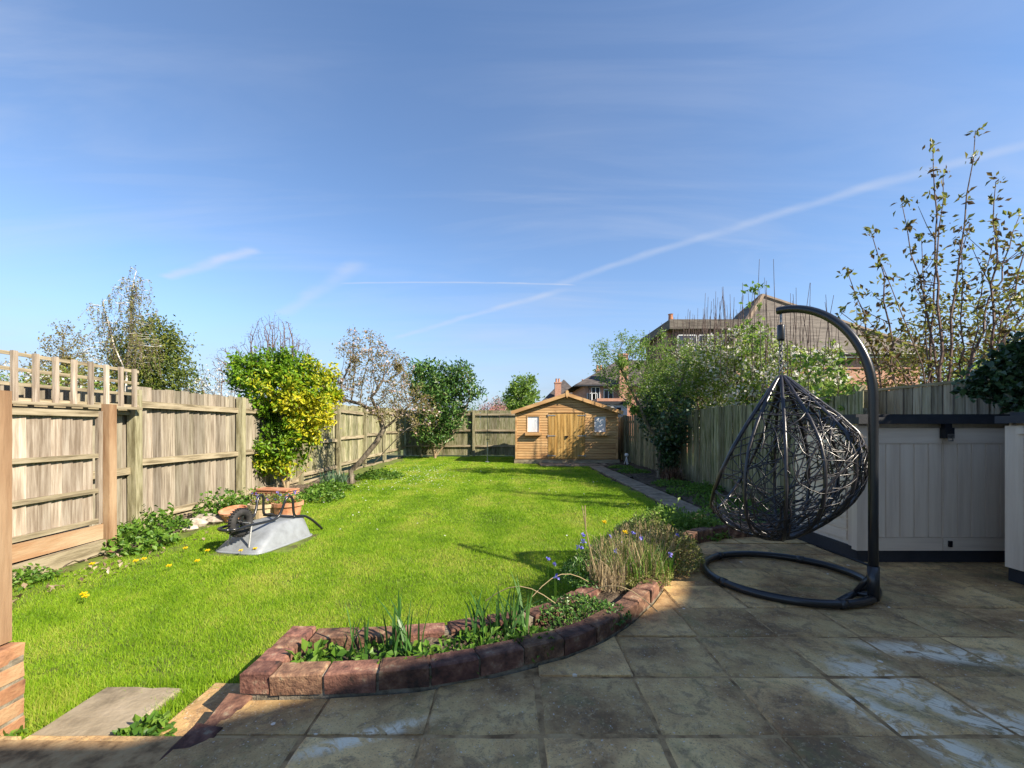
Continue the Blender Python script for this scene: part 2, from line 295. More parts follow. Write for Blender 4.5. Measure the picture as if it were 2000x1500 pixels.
def grassmat():
    m, t, b = base_mat('lawn_grass_blades'); L = t.links.new
    ge = N(t, 'ShaderNodeNewGeometry'); at = N(t, 'ShaderNodeAttribute', attribute_name='var')
    n1 = N(t, 'ShaderNodeTexNoise'); n1.inputs['Scale'].default_value = .9; n1.inputs['Detail'].default_value = 5; L(ge.outputs['Position'], n1.inputs['Vector'])
    n2 = N(t, 'ShaderNodeTexNoise'); n2.inputs['Scale'].default_value = 4.5; n2.inputs['Detail'].default_value = 4; L(ge.outputs['Position'], n2.inputs['Vector'])
    sx = N(t, 'ShaderNodeSeparateXYZ'); L(ge.outputs['Position'], sx.inputs[0])
    # faint mower stripes along the garden
    ws = N(t, 'ShaderNodeMath', operation='SINE'); q = N(t, 'ShaderNodeMath', operation='MULTIPLY'); L(sx.outputs['X'], q.inputs[0]); q.inputs[1].default_value = 8.2; L(q.outputs[0], ws.inputs[0])
    a1 = N(t, 'ShaderNodeMath', operation='MULTIPLY_ADD'); L(ws.outputs[0], a1.inputs[0]); a1.inputs[1].default_value = .07; L(n1.outputs['Fac'], a1.inputs[2])
    a2 = N(t, 'ShaderNodeMath', operation='MULTIPLY_ADD'); L(n2.outputs['Fac'], a2.inputs[0]); a2.inputs[1].default_value = .55; L(a1.outputs[0], a2.inputs[2])
    a3 = N(t, 'ShaderNodeMath', operation='MULTIPLY_ADD'); L(at.outputs['Fac'], a3.inputs[0]); a3.inputs[1].default_value = .5; L(a2.outputs[0], a3.inputs[2])
    mr = N(t, 'ShaderNodeMapRange'); L(a3.outputs[0], mr.inputs[0]); mr.inputs[1].default_value = .68; mr.inputs[2].default_value = 1.32
    rp = ramp(t, [(.112, .24, .012), (.215, .39, .018), (.33, .49, .035), (.46, .47, .1)], [0, .4, .75, 1]); L(mr.outputs[0], rp.inputs[0])
    L(rp.outputs[0], b.inputs['Base Color']); b.inputs['Roughness'].default_value = .5; b.inputs['Specular IOR Level'].default_value = .25
    tr = N(t, 'ShaderNodeBsdfTranslucent'); L(rp.outputs[0], tr.inputs[0]); mx = N(t, 'ShaderNodeMixShader'); mx.inputs[0].default_value = .4
    L(b.outputs[0], mx.inputs[1]); L(tr.outputs[0], mx.inputs[2]); L(mx.outputs[0], t.nodes['Material Output'].inputs[0])
    return m
GRASS = grassmat()
def slabmat(name, dark=1.0):
    m, t, b = base_mat(name); L = t.links.new
    ge = N(t, 'ShaderNodeNewGeometry'); oi = N(t, 'ShaderNodeObjectInfo'); P = ge.outputs['Position']
    def noise(s, d=6, r=.6, vec=None, dist=0):
        n = N(t, 'ShaderNodeTexNoise'); n.inputs['Scale'].default_value = s; n.inputs['Detail'].default_value = d; n.inputs['Roughness'].default_value = r; n.inputs['Distortion'].default_value = dist; L(vec or P, n.inputs['Vector']); return n
    a = noise(2.2, 8, .65); r1 = ramp(t, [(.24, .135, .062), (.46, .28, .125), (.60, .39, .17), (.68, .47, .22)], [.37, .47, .55, .66]); L(a.outputs['Fac'], r1.inputs[0])
    hs = N(t, 'ShaderNodeHueSaturation'); L(r1.outputs[0], hs.inputs['Color']); mr = N(t, 'ShaderNodeMapRange'); L(oi.outputs['Random'], mr.inputs[0]); mr.inputs[3].default_value = .72 * dark; mr.inputs[4].default_value = 1.3 * dark; L(mr.outputs[0], hs.inputs['Value'])
    cur = hs.outputs[0]
    def over(fac, col, cur):
        x = N(t, 'ShaderNodeMix', data_type='RGBA'); L(fac, x.inputs['Factor']); L(cur, x.inputs['A']); x.inputs['B'].default_value = (*col, 1); return x.outputs['Result']
    def rng_(n, lo, hi, amt):
        q = N(t, 'ShaderNodeMapRange', interpolation_type='SMOOTHSTEP'); L(n, q.inputs[0]); q.inputs[1].default_value = lo; q.inputs[2].default_value = hi; q.inputs[4].default_value = amt; return q.outputs[0]
    cur = over(rng_(noise(3.1, 5, .7, None, .5).outputs['Fac'], .52, .64, .5), (.19, .175, .075), cur)       # algae
    cur = over(rng_(noise(9, 7, .75, None, .8).outputs['Fac'], .50, .62, .55), (.15, .10, .065), cur)             # dark lichen bloom
    cur = over(rng_(noise(34, 5, .75).outputs['Fac'], .54, .64, .5), (.56, .40, .22), cur)                     # grit
    cur = over(rng_(noise(120, 3, .6).outputs['Fac'], .56, .66, .5), (.13, .085, .05), cur)                    # pores
    cur = over(rng_(noise(80, 2, .5).outputs['Fac'], .67, .73, .7), (.62, .58, .52), cur)                      # pale flecks
    # old spilled paint, brushed out in streaks (four soft ellipses on the slabs)
    mp = N(t, 'ShaderNodeMapping', vector_type='TEXTURE'); mp.inputs['Rotation'].default_value = (0, 0, R(-47)); mp.inputs['Scale'].default_value = (.34, .045, 1); L(P, mp.inputs[0])
    st = noise(1.6, 8, .72, mp.outputs[0], .8)
    acc = None
    for (cx, cy, rx, ry, ang) in ((1.68, 1.98, .20, .26, 20), (2.2, 2.22, .46, .11, -14), (1.52, 1.66, .11, .50, 28), (1.86, 1.70, .12, .48, 36), (2.12, 1.56, .08, .36, 40), (-.55, 1.62, .28, .05, 25)):
        g = N(t, 'ShaderNodeMapping', vector_type='TEXTURE'); g.inputs['Location'].default_value = (cx, cy, 0); g.inputs['Rotation'].default_value = (0, 0, R(ang)); g.inputs['Scale'].default_value = (rx, ry, 1); L(P, g.inputs[0])
        ln = N(t, 'ShaderNodeVectorMath', operation='LENGTH'); L(g.outputs[0], ln.inputs[0])
        f = N(t, 'ShaderNodeMapRange', interpolation_type='SMOOTHSTEP'); L(ln.outputs['Value'], f.inputs[0]); f.inputs[1].default_value = .35; f.inputs[2].default_value = 1.15; f.inputs[3].default_value = 1; f.inputs[4].default_value = 0
        if acc is None: acc = f.outputs[0]
        else:
            mx = N(t, 'ShaderNodeMath', operation='MAXIMUM'); L(acc, mx.inputs[0]); L(f.outputs[0], mx.inputs[1]); acc = mx.outputs[0]
    sm = N(t, 'ShaderNodeMath', operation='MULTIPLY'); L(acc, sm.inputs[0]); L(rng_(st.outputs['Fac'], .36, .50, .97), sm.inputs[1])
    sm2 = N(t, 'ShaderNodeMath', operation='MULTIPLY'); L(sm.outputs[0], sm2.inputs[0]); L(rng_(noise(11, 6, .7, None, 1.0).outputs['Fac'], .40, .54, 1.0), sm2.inputs[1])
    cur = over(sm2.outputs[0], (.82, .71, .53), cur)
    vo = N(t, 'ShaderNodeTexVoronoi'); vo.inputs['Scale'].default_value = 4.6; L(P, vo.inputs['Vector'])            # bird droppings
    dv = N(t, 'ShaderNodeMath', operation='MULTIPLY_ADD'); L(noise(30, 3).outputs['Fac'], dv.inputs[0]); dv.inputs[1].default_value = .05; L(vo.outputs['Distance'], dv.inputs[2])
    cur = over(rng_(dv.outputs[0], .085, .07, .9), (.76, .68, .56), cur)
    L(cur, b.inputs['Base Color']); b.inputs['Roughness'].default_value = .8; b.inputs['Specular IOR Level'].default_value = .3
    h = N(t, 'ShaderNodeMath', operation='MULTIPLY_ADD'); L(noise(55, 5).outputs['Fac'], h.inputs[0]); h.inputs[1].default_value = .25; L(noise(7, 6, .6, None, 1.2).outputs['Fac'], h.inputs[2])
    bp = N(t, 'ShaderNodeBump'); bp.inputs['Strength'].default_value = .55; bp.inputs['Distance'].default_value = .025; L(h.outputs[0], bp.inputs['Height']); L(bp.outputs[0], b.inputs['Normal'])
    return m
SLAB = slabmat('riven_stone_slab'); 
LAWNSLAB = mk('sandy_step_slab', [(.15, .12, .08), (.27, .22, .15), (.34, .28, .2)], scale=4, rough=.9, bump=.5, bscale=40, rnd=.12, world=True)

# ------------------------------------------------------------------ ground, lawn
gb = MB(); gb.add([[-900, -200, -.2], [900, -200, -.2], [900, 1600, -.2], [-900, 1600, -.2]], [[0, 1, 2, 3]])
struct(gb.build('ground', mk('rough_ground', [(.05, .07, .02), (.09, .12, .03), (.14, .13, .06)], scale=.6, rough=1, bump=.5, bscale=5, world=True)))

FRONT = [(-1.15, 1.84), (-.795, 1.851), (-.421, 1.894), (-.216, 1.955), (.024, 2.055), (.265, 2.165), (.47, 2.31), (.69, 2.53), (.93, 2.85), (1.15, 3.2), (1.36, 3.58), (1.56, 3.98), (1.85, 4.32), (2.2, 4.5), (2.6, 4.6), (3.0, 4.64)]
BACK = [(-1.15, 2.30), (-.77, 2.32), (-.39, 2.36), (.06, 2.53), (.28, 2.70), (.46, 2.92), (.62, 3.2), (.78, 3.55), (1.0, 4.0), (1.3, 4.5), (1.75, 5.1), (2.25, 5.6), (2.5, 6.1)]
LAWN = [(-1.15, 1.7), (-1.15, 2.30)] + BACK[1:] + [(2.52, 14.3), (.9, 14.5), (.9, 15.6), (.05, 15.7), (.05, 19.5), (-4.75, 19.5), (-4.3, 17), (-4.15, 12), (-3.95, 9.5), (-4.05, 7.3), (-3.9, 5.6), (-4.0, 4.4), (-4.1, 3.2), (-4.1, 1.7)]
BED = FRONT + [(3.0, 5.0), (4.3, 5.0), (4.3, 15.5), (3.02, 15.5), (3.02, 6.3)] + BACK[::-1]
def lawn_mask(x, y):
    n = .06 * np.sin(x * 9 + y * 4) + .05 * np.sin(y * 7.3 - x * 3)
    return inpoly(x + n * (y > 3.2), y, LAWN)
lb = MB()
xs = np.linspace(-5.0, 4.5, 60); ys = np.linspace(1.0, 20, 90)
def lawn_z(x, y): return LZ + .012 * np.sin(x * 1.7 + .4) * np.cos(y * 1.1) + .008 * np.sin(x * 4.1 + y * 3.3)
gx, gy = np.meshgrid(xs, ys); V = np.stack([gx, gy, lawn_z(gx, gy) - .012], 2).reshape(-1, 3); i = np.arange(60 * 90).reshape(90, 60)
lb.add(V, np.stack([i[:-1, :-1], i[:-1, 1:], i[1:, 1:], i[1:, :-1]], 2).reshape(-1, 4))
struct(lb.build('lawn', mk('lawn_thatch_and_soil', [(.09, .08, .03), (.12, .16, .03), (.17, .22, .04)], scale=7, rough=1, bump=.6, bscale=60, world=True), smooth=True))

def blades(x, y, z, h, wdt, lean=.55, var=None, seed=1):
    g = np.random.default_rng(seed); n = len(x); a = g.uniform(0, 2 * math.pi, n); b = g.uniform(0, 2 * math.pi, n); l = np.abs(g.normal(0, lean, n)) * h
    base = np.stack([x, y, z], 1); d = np.stack([np.cos(a), np.sin(a), 0 * a], 1) * (wdt / 2)[:, None]
    tip = base + np.stack([np.cos(b) * l, np.sin(b) * l, h], 1)
    V = np.stack([base - d, base + d, tip], 1).reshape(-1, 3)
    return V, np.arange(3 * n).reshape(n, 3), np.repeat(g.uniform(0, 1, n) if var is None else var, 3)
gm = MB(); g2 = np.random.default_rng(3)
for (y0, y1, dens, wd, hh) in ((1.6, 3.6, 23000, .0032, .024), (3.6, 6, 13000, .0045, .025), (6, 10, 5200, .008, .028), (10, 19.5, 2100, .014, .032)):
    n = int(dens * 9 * (y1 - y0)); x = g2.uniform(-4.9, 2.7, n); y = g2.uniform(y0, y1, n)
    k = lawn_mask(x, y) & (np.abs(x) < y * 1.25 + .3); x, y = x[k], y[k]
    for (cx, cy, rx, ry) in ((-1.82, 1.9, .19, .25), (-1.32, 1.92, .18, .27), (-2.62, 4.92, .30, .36), (-2.9, 4.6, .2, .2)):
        k = ((np.abs(x - cx) > rx + g2.normal(0, .02, len(x))) | (np.abs(y - cy) > ry + g2.normal(0, .02, len(x)))); x, y = x[k], y[k]
    # worn, thin turf towards the left fence
    thin = np.clip((-x - 3.0) / 1.2, 0, .75) * (np.sin(x * 5 + y * 2.3) * np.sin(y * 3.1 - x) * .5 + .6)
    thin = thin + .8 * np.clip(np.sin(x * 3.3 + 2 * np.sin(y * 1.9)) * np.sin(y * 2.7 + 1.5 * np.sin(x * 2.2)) * np.sin(x * 7 + y * 5) - .45, 0, .6)
    k = g2.uniform(0, 1, len(x)) > thin; x, y = x[k], y[k]
    n = len(x); tuft = 1 + .7 * np.clip(np.sin(x * 2.1 + 1.3 * np.sin(y * 1.7)) * np.sin(y * 2.6 + x) - .55, 0, 1) + (.8 * (y < 2.25) * (x < -1.1))
    V, f, v = blades(x, y, lawn_z(x, y) - .012, tuft * hh * g2.uniform(.5, 1.3, n), wd * g2.uniform(.7, 1.3, n), .75, seed=int(y0 * 10)); gm.add(V, f, v)
tag(gm.build('grass', GRASS), 'short bright green mown grass of the lawn', 'grass', kind='stuff')

# ------------------------------------------------------------------ patio
def patch_slab(w_, d_, th=.045, seed=0):
    g = random.Random(seed); mb = MB(); n = 5
    def edge(a, b): return [((a[0] + (b[0] - a[0]) * t / n) + g.uniform(-.004, .004), (a[1] + (b[1] - a[1]) * t / n) + g.uniform(-.004, .004)) for t in range(n)]
    c = [(-w_ / 2, -d_ / 2), (w_ / 2, -d_ / 2), (w_ / 2, d_ / 2), (-w_ / 2, d_ / 2)]
    p = sum((edge(c[i], c[(i + 1) % 4]) for i in range(4)), []); m = len(p); q = np.array(p); s = q * (1 - .016 / np.array([w_, d_]) * 1.4)
    V = np.concatenate([np.c_[q, np.full(m, -th)], np.c_[q, np.full(m, -.007)], np.c_[s, np.zeros(m) + np.array([g.uniform(-.0015, .0015) for _ in range(m)])], [[0, 0, g.uniform(-.002, .003)]]])
    j = np.arange(m); j2 = (j + 1) % m
    mb.add(V, np.concatenate([np.stack([j, j2, m + j2, m + j], 1), np.stack([m + j, m + j2, 2 * m + j2, 2 * m + j], 1)]))
    mb.f3.append(np.stack([2 * m + j, 2 * m + j2, np.full(m, 3 * m)], 1))
    return mb
pat = MB()
PATIO = [(-4.5, .2), (5.2, .2), (5.2, 4.9), (3.0, 4.66)] + FRONT[::-1][1:] + [(-1.15, 1.60), (-4.5, 1.66)]
pat.prism([(x, y) for x, y in PATIO], -.16, -.007)
patio = struct(pat.build('patio', mk('sandy_joint_mortar', [(.16, .095, .045), (.34, .21, .10), (.42, .28, .14)], scale=12, rough=1, bump=.6, bscale=60, world=True)))
WSL, DSL = .447, .385
slab_v = [patch_slab(WSL - .012, DSL - .012, seed=k).mesh('paving_slab', SLAB, False) for k in range(7)]
pf = np.array(PATIO)
fx = np.array([p[0] for p in FRONT]); fy = np.array([p[1] for p in FRONT])
for r_ in range(11):
    yc = 2.40 - DSL / 2 + (6 - r_) * DSL
    off = random.uniform(-.2, .2) if (yc > 2.5 or yc < 1.4) else random.uniform(-.012, .012)
    for c_ in range(-11, 11):
        xc = .56 + off + WSL * (c_ + .5) + random.uniform(-.004, .004)
        lim = np.interp(xc, fx, fy) if xc > -1.2 else 1.62
        if xc < -1.2 - .2 and yc + DSL / 2 > 1.66: continue
        if xc > 5.0 or xc < -3.6: continue
        if yc - DSL / 2 > lim - .02: continue
        if yc + DSL / 2 > lim + .02 and -1.4 < xc < 3.0:
            # cut slab against the curved wall: own mesh
            x0, x1 = xc - WSL / 2 + .006, xc + WSL / 2 - .006; y0 = yc - DSL / 2 + .006; y1 = yc + DSL / 2 - .006
            x0 = max(x0, -1.12)
            t = np.linspace(x0, x1, 7); top = np.minimum(y1, np.interp(t, fx, fy) - .004)
            if top.max() - y0 < .05: continue
            top = np.maximum(top, y0 + .01)
            poly = [(x0, y0), (x1, y0)] + [(a, b) for a, b in zip(t[::-1], top[::-1])]
            mb = MB(); mb.prism([(a - xc, b - yc) for a, b in poly], -.05, 0); o = mb.build('paving_slab', SLAB, patio)
            o.location = (xc, yc, random.uniform(-.003, .002)); continue
        if xc < -1.12 and yc + DSL / 2 > 1.62: continue
        o = obj('paving_slab', random.choice(slab_v), patio, (xc, yc, random.uniform(-.004, .003)), (R(random.uniform(-.35, .35)), R(random.uniform(-.35, .35)), R(random.uniform(-.4, .4)) + random.choice((0, math.pi))))
# long step slabs along the lower left edge
for (x0, x1) in ((-3.4, -2.55), (-2.54, -1.85), (-1.84, -1.17)):
    mb = patch_slab(x1 - x0 - .012, .36, .1, seed=int(x0 * 9)); o = mb.build('step_slab', SLAB, patio); o.location = ((x0 + x1) / 2, 1.47, -.012)
lawn_o = bpy.data.objects['lawn']
for i_, (x, y, w_, d_) in enumerate(((-1.82, 1.9, .38, .5), (-1.32, 1.92, .36, .52))):
    o = patch_slab(w_, d_, .04, seed=40 + i_).build('stepping_slab', LAWNSLAB if i_ == 0 else SLAB, lawn_o); o.location = (x, y, -.128); o.rotation_euler = (0, 0, R(-2))
# garden path along the right border
pth = MB(); pth.box((2.77, 10.0, -.158), (.52, 8.4, .02)); pth.box((2.3, 15.15, -.158), (2.7, 1.1, .02))
path = struct(pth.build('garden_path', SOIL))
PATHM = mk('grey_path_slab', [(.15, .115, .08), (.24, .19, .135), (.31, .25, .18)], scale=5, rough=.9, bump=.4, bscale=40, rnd=.12, world=True)
for k in range(14):
    o = patch_slab(.43, .585, .03, seed=60 + k).build('path_slab', PATHM, path); o.location = (2.77 + random.uniform(-.01, .01), 6.25 + .6 * k, -.118 + random.uniform(-.006, .004))
for k in range(5):
    for j_ in range(2):
        if j_ == 0 and k == 3 : pass
        o = patch_slab(.5, .5, .03, seed=80 + k).build('path_slab', PATHM, path); o.location = (1.22 + .52 * k, 14.88 + .52 * j_, -.12)

# ------------------------------------------------------------------ soil of the beds
def poly_sheet(poly, z, step, noise_amp, mat, name, dome=0):
    p = np.array(poly); x0, y0 = p.min(0); x1, y1 = p.max(0); xs = np.arange(x0, x1 + step, step); ys = np.arange(y0, y1 + step, step); gx, gy = np.meshgrid(xs, ys)
    m = inpoly(gx.ravel(), gy.ravel(), poly).reshape(gx.shape); g = np.random.default_rng(5)
    zz = z + g.normal(0, noise_amp, gx.shape) + .02 * np.sin(gx * 5) * np.cos(gy * 4); V = np.stack([gx, gy, zz], 2).reshape(-1, 3); i = np.arange(gx.size).reshape(gx.shape)
    f = np.stack([i[:-1, :-1], i[:-1, 1:], i[1:, 1:], i[1:, :-1]], 2)[m[:-1, :-1] & m[1:, 1:] & m[:-1, 1:] & m[1:, :-1]]
    mb = MB(); mb.add(V, f); return mb.build(name, mat, smooth=True)
PL = FRONT[:10] + [(.95, 3.75)] + BACK[:8][::-1]
struct(poly_sheet(PL, .035, .045, .010, SOIL, 'planter_soil'))
struct(poly_sheet([(.95, 3.3), (1.2, 3.3)] + FRONT[10:] + [(3.0, 4.9), (4.4, 4.9), (4.4, 6.1), (2.5, 6.1)] + BACK[8:12][::-1], -.03, .08, .012, SOIL, 'bed_soil'))
struct(poly_sheet([(3.02, 5.8), (4.5, 5.8), (4.5, 19.5), (3.85, 19.5), (3.85, 15.4), (3.02, 15.4)], -.125, .1, .015, SOIL, 'border_soil'))
struct(poly_sheet([(-4.9, 2.6), (-4.2, 2.6), (-4.1, 5), (-4.0, 7), (-4.1, 9), (-3.6, 9.7), (-3.7, 10.6), (-4.3, 12), (-4.9, 12)], -.148, .06, .012, mk('dry_border_soil', [(.06, .045, .03), (.15, .115, .08), (.25, .2, .15)], scale=11, rough=1, bump=1, bscale=50, bdist=.03, world=True), 'fence_border_soil'))

# ------------------------------------------------------------------ bricks: planter walls, edging, pier
def brick_mesh(l, w_, h, seed):
    g = random.Random(seed); mb = MB(); b = .007
    def rect(sx, sy, z): return [[x + g.uniform(-.003, .003), y + g.uniform(-.003, .003), z + g.uniform(-.0015, .0015)] for x, y in ((-sx, -sy), (0, -sy), (sx, -sy), (sx, 0), (sx, sy), (0, sy), (-sx, sy), (-sx, 0))]
    V = rect(l / 2, w_ / 2, -h / 2) + rect(l / 2, w_ / 2, h / 2 - b) + rect(l / 2 - b, w_ / 2 - b, h / 2) + [[0, 0, h / 2 + .001]]
    j = np.arange(8); j2 = (j + 1) % 8
    mb.add(V, np.concatenate([np.stack([j, j2, 8 + j2, 8 + j], 1), np.stack([8 + j, 8 + j2, 16 + j2, 16 + j], 1)])); mb.f3.append(np.stack([16 + j, 16 + j2, np.full(8, 24)], 1))
    return mb.mesh('brick', BRICK_M)
BR = [brick_mesh(.212, .108, .088, k) for k in range(6)]; BRH = [brick_mesh(.108, .125, .088, 20 + k) for k in range(3)]
def walk(path, step):
    p = np.array(path); d = np.r_[0, np.cumsum(np.linalg.norm(np.diff(p, axis=0), axis=1))]; out = []; s = step / 2
    while s < d[-1] - step * .3:
        x = np.interp(s, d, p[:, 0]); y = np.interp(s, d, p[:, 1]); e = .06
        dx = np.interp(s + e, d, p[:, 0]) - np.interp(s - e, d, p[:, 0]); dy = np.interp(s + e, d, p[:, 1]) - np.interp(s - e, d, p[:, 1])
        out.append((x, y, math.atan2(dy, dx))); s += step
    return out
def wall_run(parent, path, z, off, step=.225, mesh=BR, tilt=1.0):
    for (x, y, a) in walk(path, step):
        nx, ny = -math.sin(a), math.cos(a)
        obj('brick', random.choice(mesh), parent, (x + nx * off, y + ny * off, z + random.uniform(-.004, .004)), (R(random.uniform(-1.2, 1.2) * tilt), R(random.uniform(-1.2, 1.2) * tilt), a + R(random.uniform(-1.6, 1.6)) + random.choice((0, math.pi))))
def mortar_run(parent, path, z0, z1, off, wd):
    p = walk(path, .08); mb = MB(); pts = np.array([(x - math.sin(a) * off, y + math.cos(a) * off) for x, y, a in p]); nn = np.array([(-math.sin(a), math.cos(a)) for x, y, a in p])
    l, r = pts + nn * wd / 2, pts - nn * wd / 2; m = len(p)
    V = np.concatenate([np.c_[r, np.full(m, z0)], np.c_[r, np.full(m, z1)], np.c_[l, np.full(m, z1)], np.c_[l, np.full(m, z0)]]); i = np.arange(m - 1)
    mb.add(V, np.concatenate([np.stack([k * m + i, k * m + i + 1, (k + 1) * m + i + 1, (k + 1) * m + i], 1) for k in range(3)]))
    return mb.build('mortar', MORTAR, parent)
planter = thing('brick_planter', 'low curved red brick planter edging the patio, open in the middle for plants', 'planter', (0, 0, 0))
PF = [(-1.03, 1.84)] + FRONT[1:11]
wall_run(planter, PF, .058, .055); mortar_run(planter, PF, -.02, .088, .055, .088)
PB = [(-1.03, 2.30)] + BACK[1:8]
wall_run(planter, PB, .048, -.055); mortar_run(planter, PB, -.16, .078, -.055, .088)
for k in range(4):
    obj('brick', random.choice(BRH), planter, (-1.095, 1.905 + .113 * k, .06 + random.uniform(-.003, .003)), (0, 0, R(90 + random.uniform(-2, 2))))
mb = MB(); mb.box((-1.09, 2.07, .0), (.085, .42, .1)); mb.box((-1.03, 1.895, .0), (.12, .075, .1)); mb.build('mortar', MORTAR, planter)
retain = thing('retaining_kerb', 'low brown brick kerb holding the shrub bed behind the egg chair', 'brick kerb')
wall_run(retain, FRONT[11:], .075, .055, mesh=BR); wall_run(retain, [(x, y) for x, y in FRONT[11:]], -.005, .055); mortar_run(retain, FRONT[11:], -.05, .1, .055, .09)
edg = thing('brick_edging', 'worn purple red bricks edging the patio corner beside the lawn slabs', 'brick edging')
for k, (x, y, a) in enumerate(((-1.16, 1.765, 92), (-1.175, 1.575, 84))):
    obj('brick', BR[k], edg, (x, y, -.045), (R(4), R(-8), R(a)))
pier = thing('brick_pier', 'short orange brick pier at the left edge carrying a timber post', 'brick pier', (-2.245, 1.70, LZ))
for r_ in range(5):
    for k in range(4):
        a_ = R(90 * k); q = Matrix.Rotation(a_, 2) @ Vector((-.054 if r_ % 2 else .054, .108))
        o = obj('brick', BR[(k + r_) % 6], pier, (q.x, q.y, .04 + .078 * r_), (0, 0, a_))
        o.scale = (1, 1, .74); o.material_slots[0].link = 'OBJECT'; o.material_slots[0].material = BRICK_OR
mb = MB(); mb.box((0, 0, .19), (.318, .318, .37)); mb.build('mortar', MORTAR, pier)
mb = MB(); mb.box((0, 0, .54), (.1, .1, 1.06)); 
post = tag(mb.build('timber_post', W_ORANGE), 'orange brown timber post standing on the brick pier at the left edge', 'post'); post.location = (-2.175, 1.80, LZ + .385)

# ------------------------------------------------------------------ fences
def board_mesh(w_, th, h, seed, mat, axis='y'):
    g = random.Random(seed); mb = MB(); n = 4; V = []
    for i in range(n + 1):
        z = h * i / n; ww = w_ / 2; c = g.uniform(-.004, .004)
        top = g.uniform(-.01, .01) if i == n else 0
        for (a, b) in ((-ww, -th * .3), (ww, -th * .5), (ww, th * .5), (-ww, th * .3)): V.append([b + g.uniform(-.001, .001), a + c, z + top])
    j = np.arange(4); j2 = (j + 1) % 4
    mb.add(V, np.concatenate([np.stack([i * 4 + j, i * 4 + j2, i * 4 + 4 + j2, i * 4 + 4 + j], 1) for i in range(n)] + [np.array([[0, 3, 2, 1], [n * 4, n * 4 + 1, n * 4 + 2, n * 4 + 3]])]))
    return mb.mesh('board', mat)
def box_obj(name, c, d, mat, parent, rot=None):
    mb = MB(); mb.box((0, 0, 0), d); o = mb.build(name, mat, parent); o.location = c
    if rot: o.rotation_euler = rot
    return o
# left fence, seen from its rail side
lf = thing('closeboard_fence', 'long weathered closeboard fence with posts and three rails along the left of the lawn', 'fence', (-4.8, 0, 0))
LP = [3.35, 5.5, 7.65, 9.8, 11.95, 14.1, 16.25, 18.4]
bm = [board_mesh(.128, .022, 1.80, k, W_GREY) for k in range(8)]
y = 2.5; k = 0
while y < 19.6:
    dz = -.10 if y < 5.5 else (.0 if y < 9.8 else .05 + (y - 9.8) * .025)
    g_ = W_GREY if y < 9 else W_GREEN
    o = obj('board', random.choice(bm), lf, (-.055 + random.uniform(-.009, .009), y, -.12 + dz + random.uniform(-.012, .012)), (R(random.uniform(-.5, .5)), R(random.uniform(-.5, .5)), R(-10 + random.uniform(-3, 3))))
    if y > 8.5: o.material_slots[0].link = 'OBJECT'; o.material_slots[0].material = W_GREEN
    y += .122 if random.random() > .05 else .128
for a, b in zip([1.9] + LP, LP + [19.6]):
    dz = -.10 if b <= 5.5 else (.0 if b < 10 else .05 + (b - 9.8) * .025)
    for z in (-.03, .70, 1.45):
        o = box_obj('rail', (.0, (a + b) / 2, z + dz), (.045, b - a - .1, .085), W_GREY_H, lf, (R(random.uniform(-.5, .5)), 0, 0))
for yp in LP:
    dz = -.05 if yp < 6 else (.0 if yp < 10 else .05 + (yp - 9.8) * .02)
    box_obj('post', (.035, yp, .72 + dz), (.105, .105, 1.92), W_POST, lf, (R(random.uniform(-.6, .6)), R(random.uniform(-.8, 1.2)), 0))
for a, b in zip(LP, LP[1:] + [19.6]):
    box_obj('gravel_board', (-.03, (a + b) / 2, -.17), (.025, b - a - .1, .15), W_GREY_H, lf)
# trellis on top of the near stretch
tr = thing('trellis', 'square wooden trellis of pale slats fixed above the old panel by the left fence', 'trellis', (-4.66, 0, 0))
for z in (1.415, 1.56, 1.70, 1.845): box_obj('slat', (-.02, 4.35, z), (.02, 2.2, .034), W_GREY_H, tr)
box_obj('ledge', (.0, 4.35, 1.385), (.07, 2.2, .03), W_GREY_H, tr)
y = 5.36
while y > 3.3: box_obj('slat', (.01, y, 1.635), (.028, .045, .47), W_PALE, tr, (R(random.uniform(-.6, .6)), 0, 0)); y -= .185
# old overlap panel with orange posts, standing in front of the fence
op = thing('old_fence_panel', 'bleached old fence panel between orange posts in front of the left fence', 'fence panel', (-4.27, 0, 0))
bm2 = [board_mesh(.125, .014, 1.13, 30 + k, W_PALE) for k in range(4)]
y = 2.62
while y < 4.48: obj('board', random.choice(bm2), op, (-.02 - .03 * (y - 4), y, .165), (0, R(random.uniform(-.4, .4)), R(-6 + random.uniform(-2, 2)))); y += .104
for z in (.19, .50, .86, 1.29): box_obj('batten', (.012, 3.55, z), (.035, 1.9, .045 if z < 1.2 else .06), W_GREY_H, op, (0, 0, R(.8)))
box_obj('frame_upright', (.0, 4.5, .74), (.04, .045, 1.16), W_PALE, op)
box_obj('gravel_board', (.02, 3.55, .075), (.03, 1.92, .15), W_ORANGE_H, op)
box_obj('sleeper', (.05, 3.5, -.09), (.05, 2.0, .14), W_GREY_H, op, (R(.6), 0, 0))
box_obj('post', (.03, 4.58, .62), (.085, .085, 1.55), W_ORANGE, op)
box_obj('post', (.03, 2.56, .62), (.085, .085, 1.55), W_ORANGE, op)
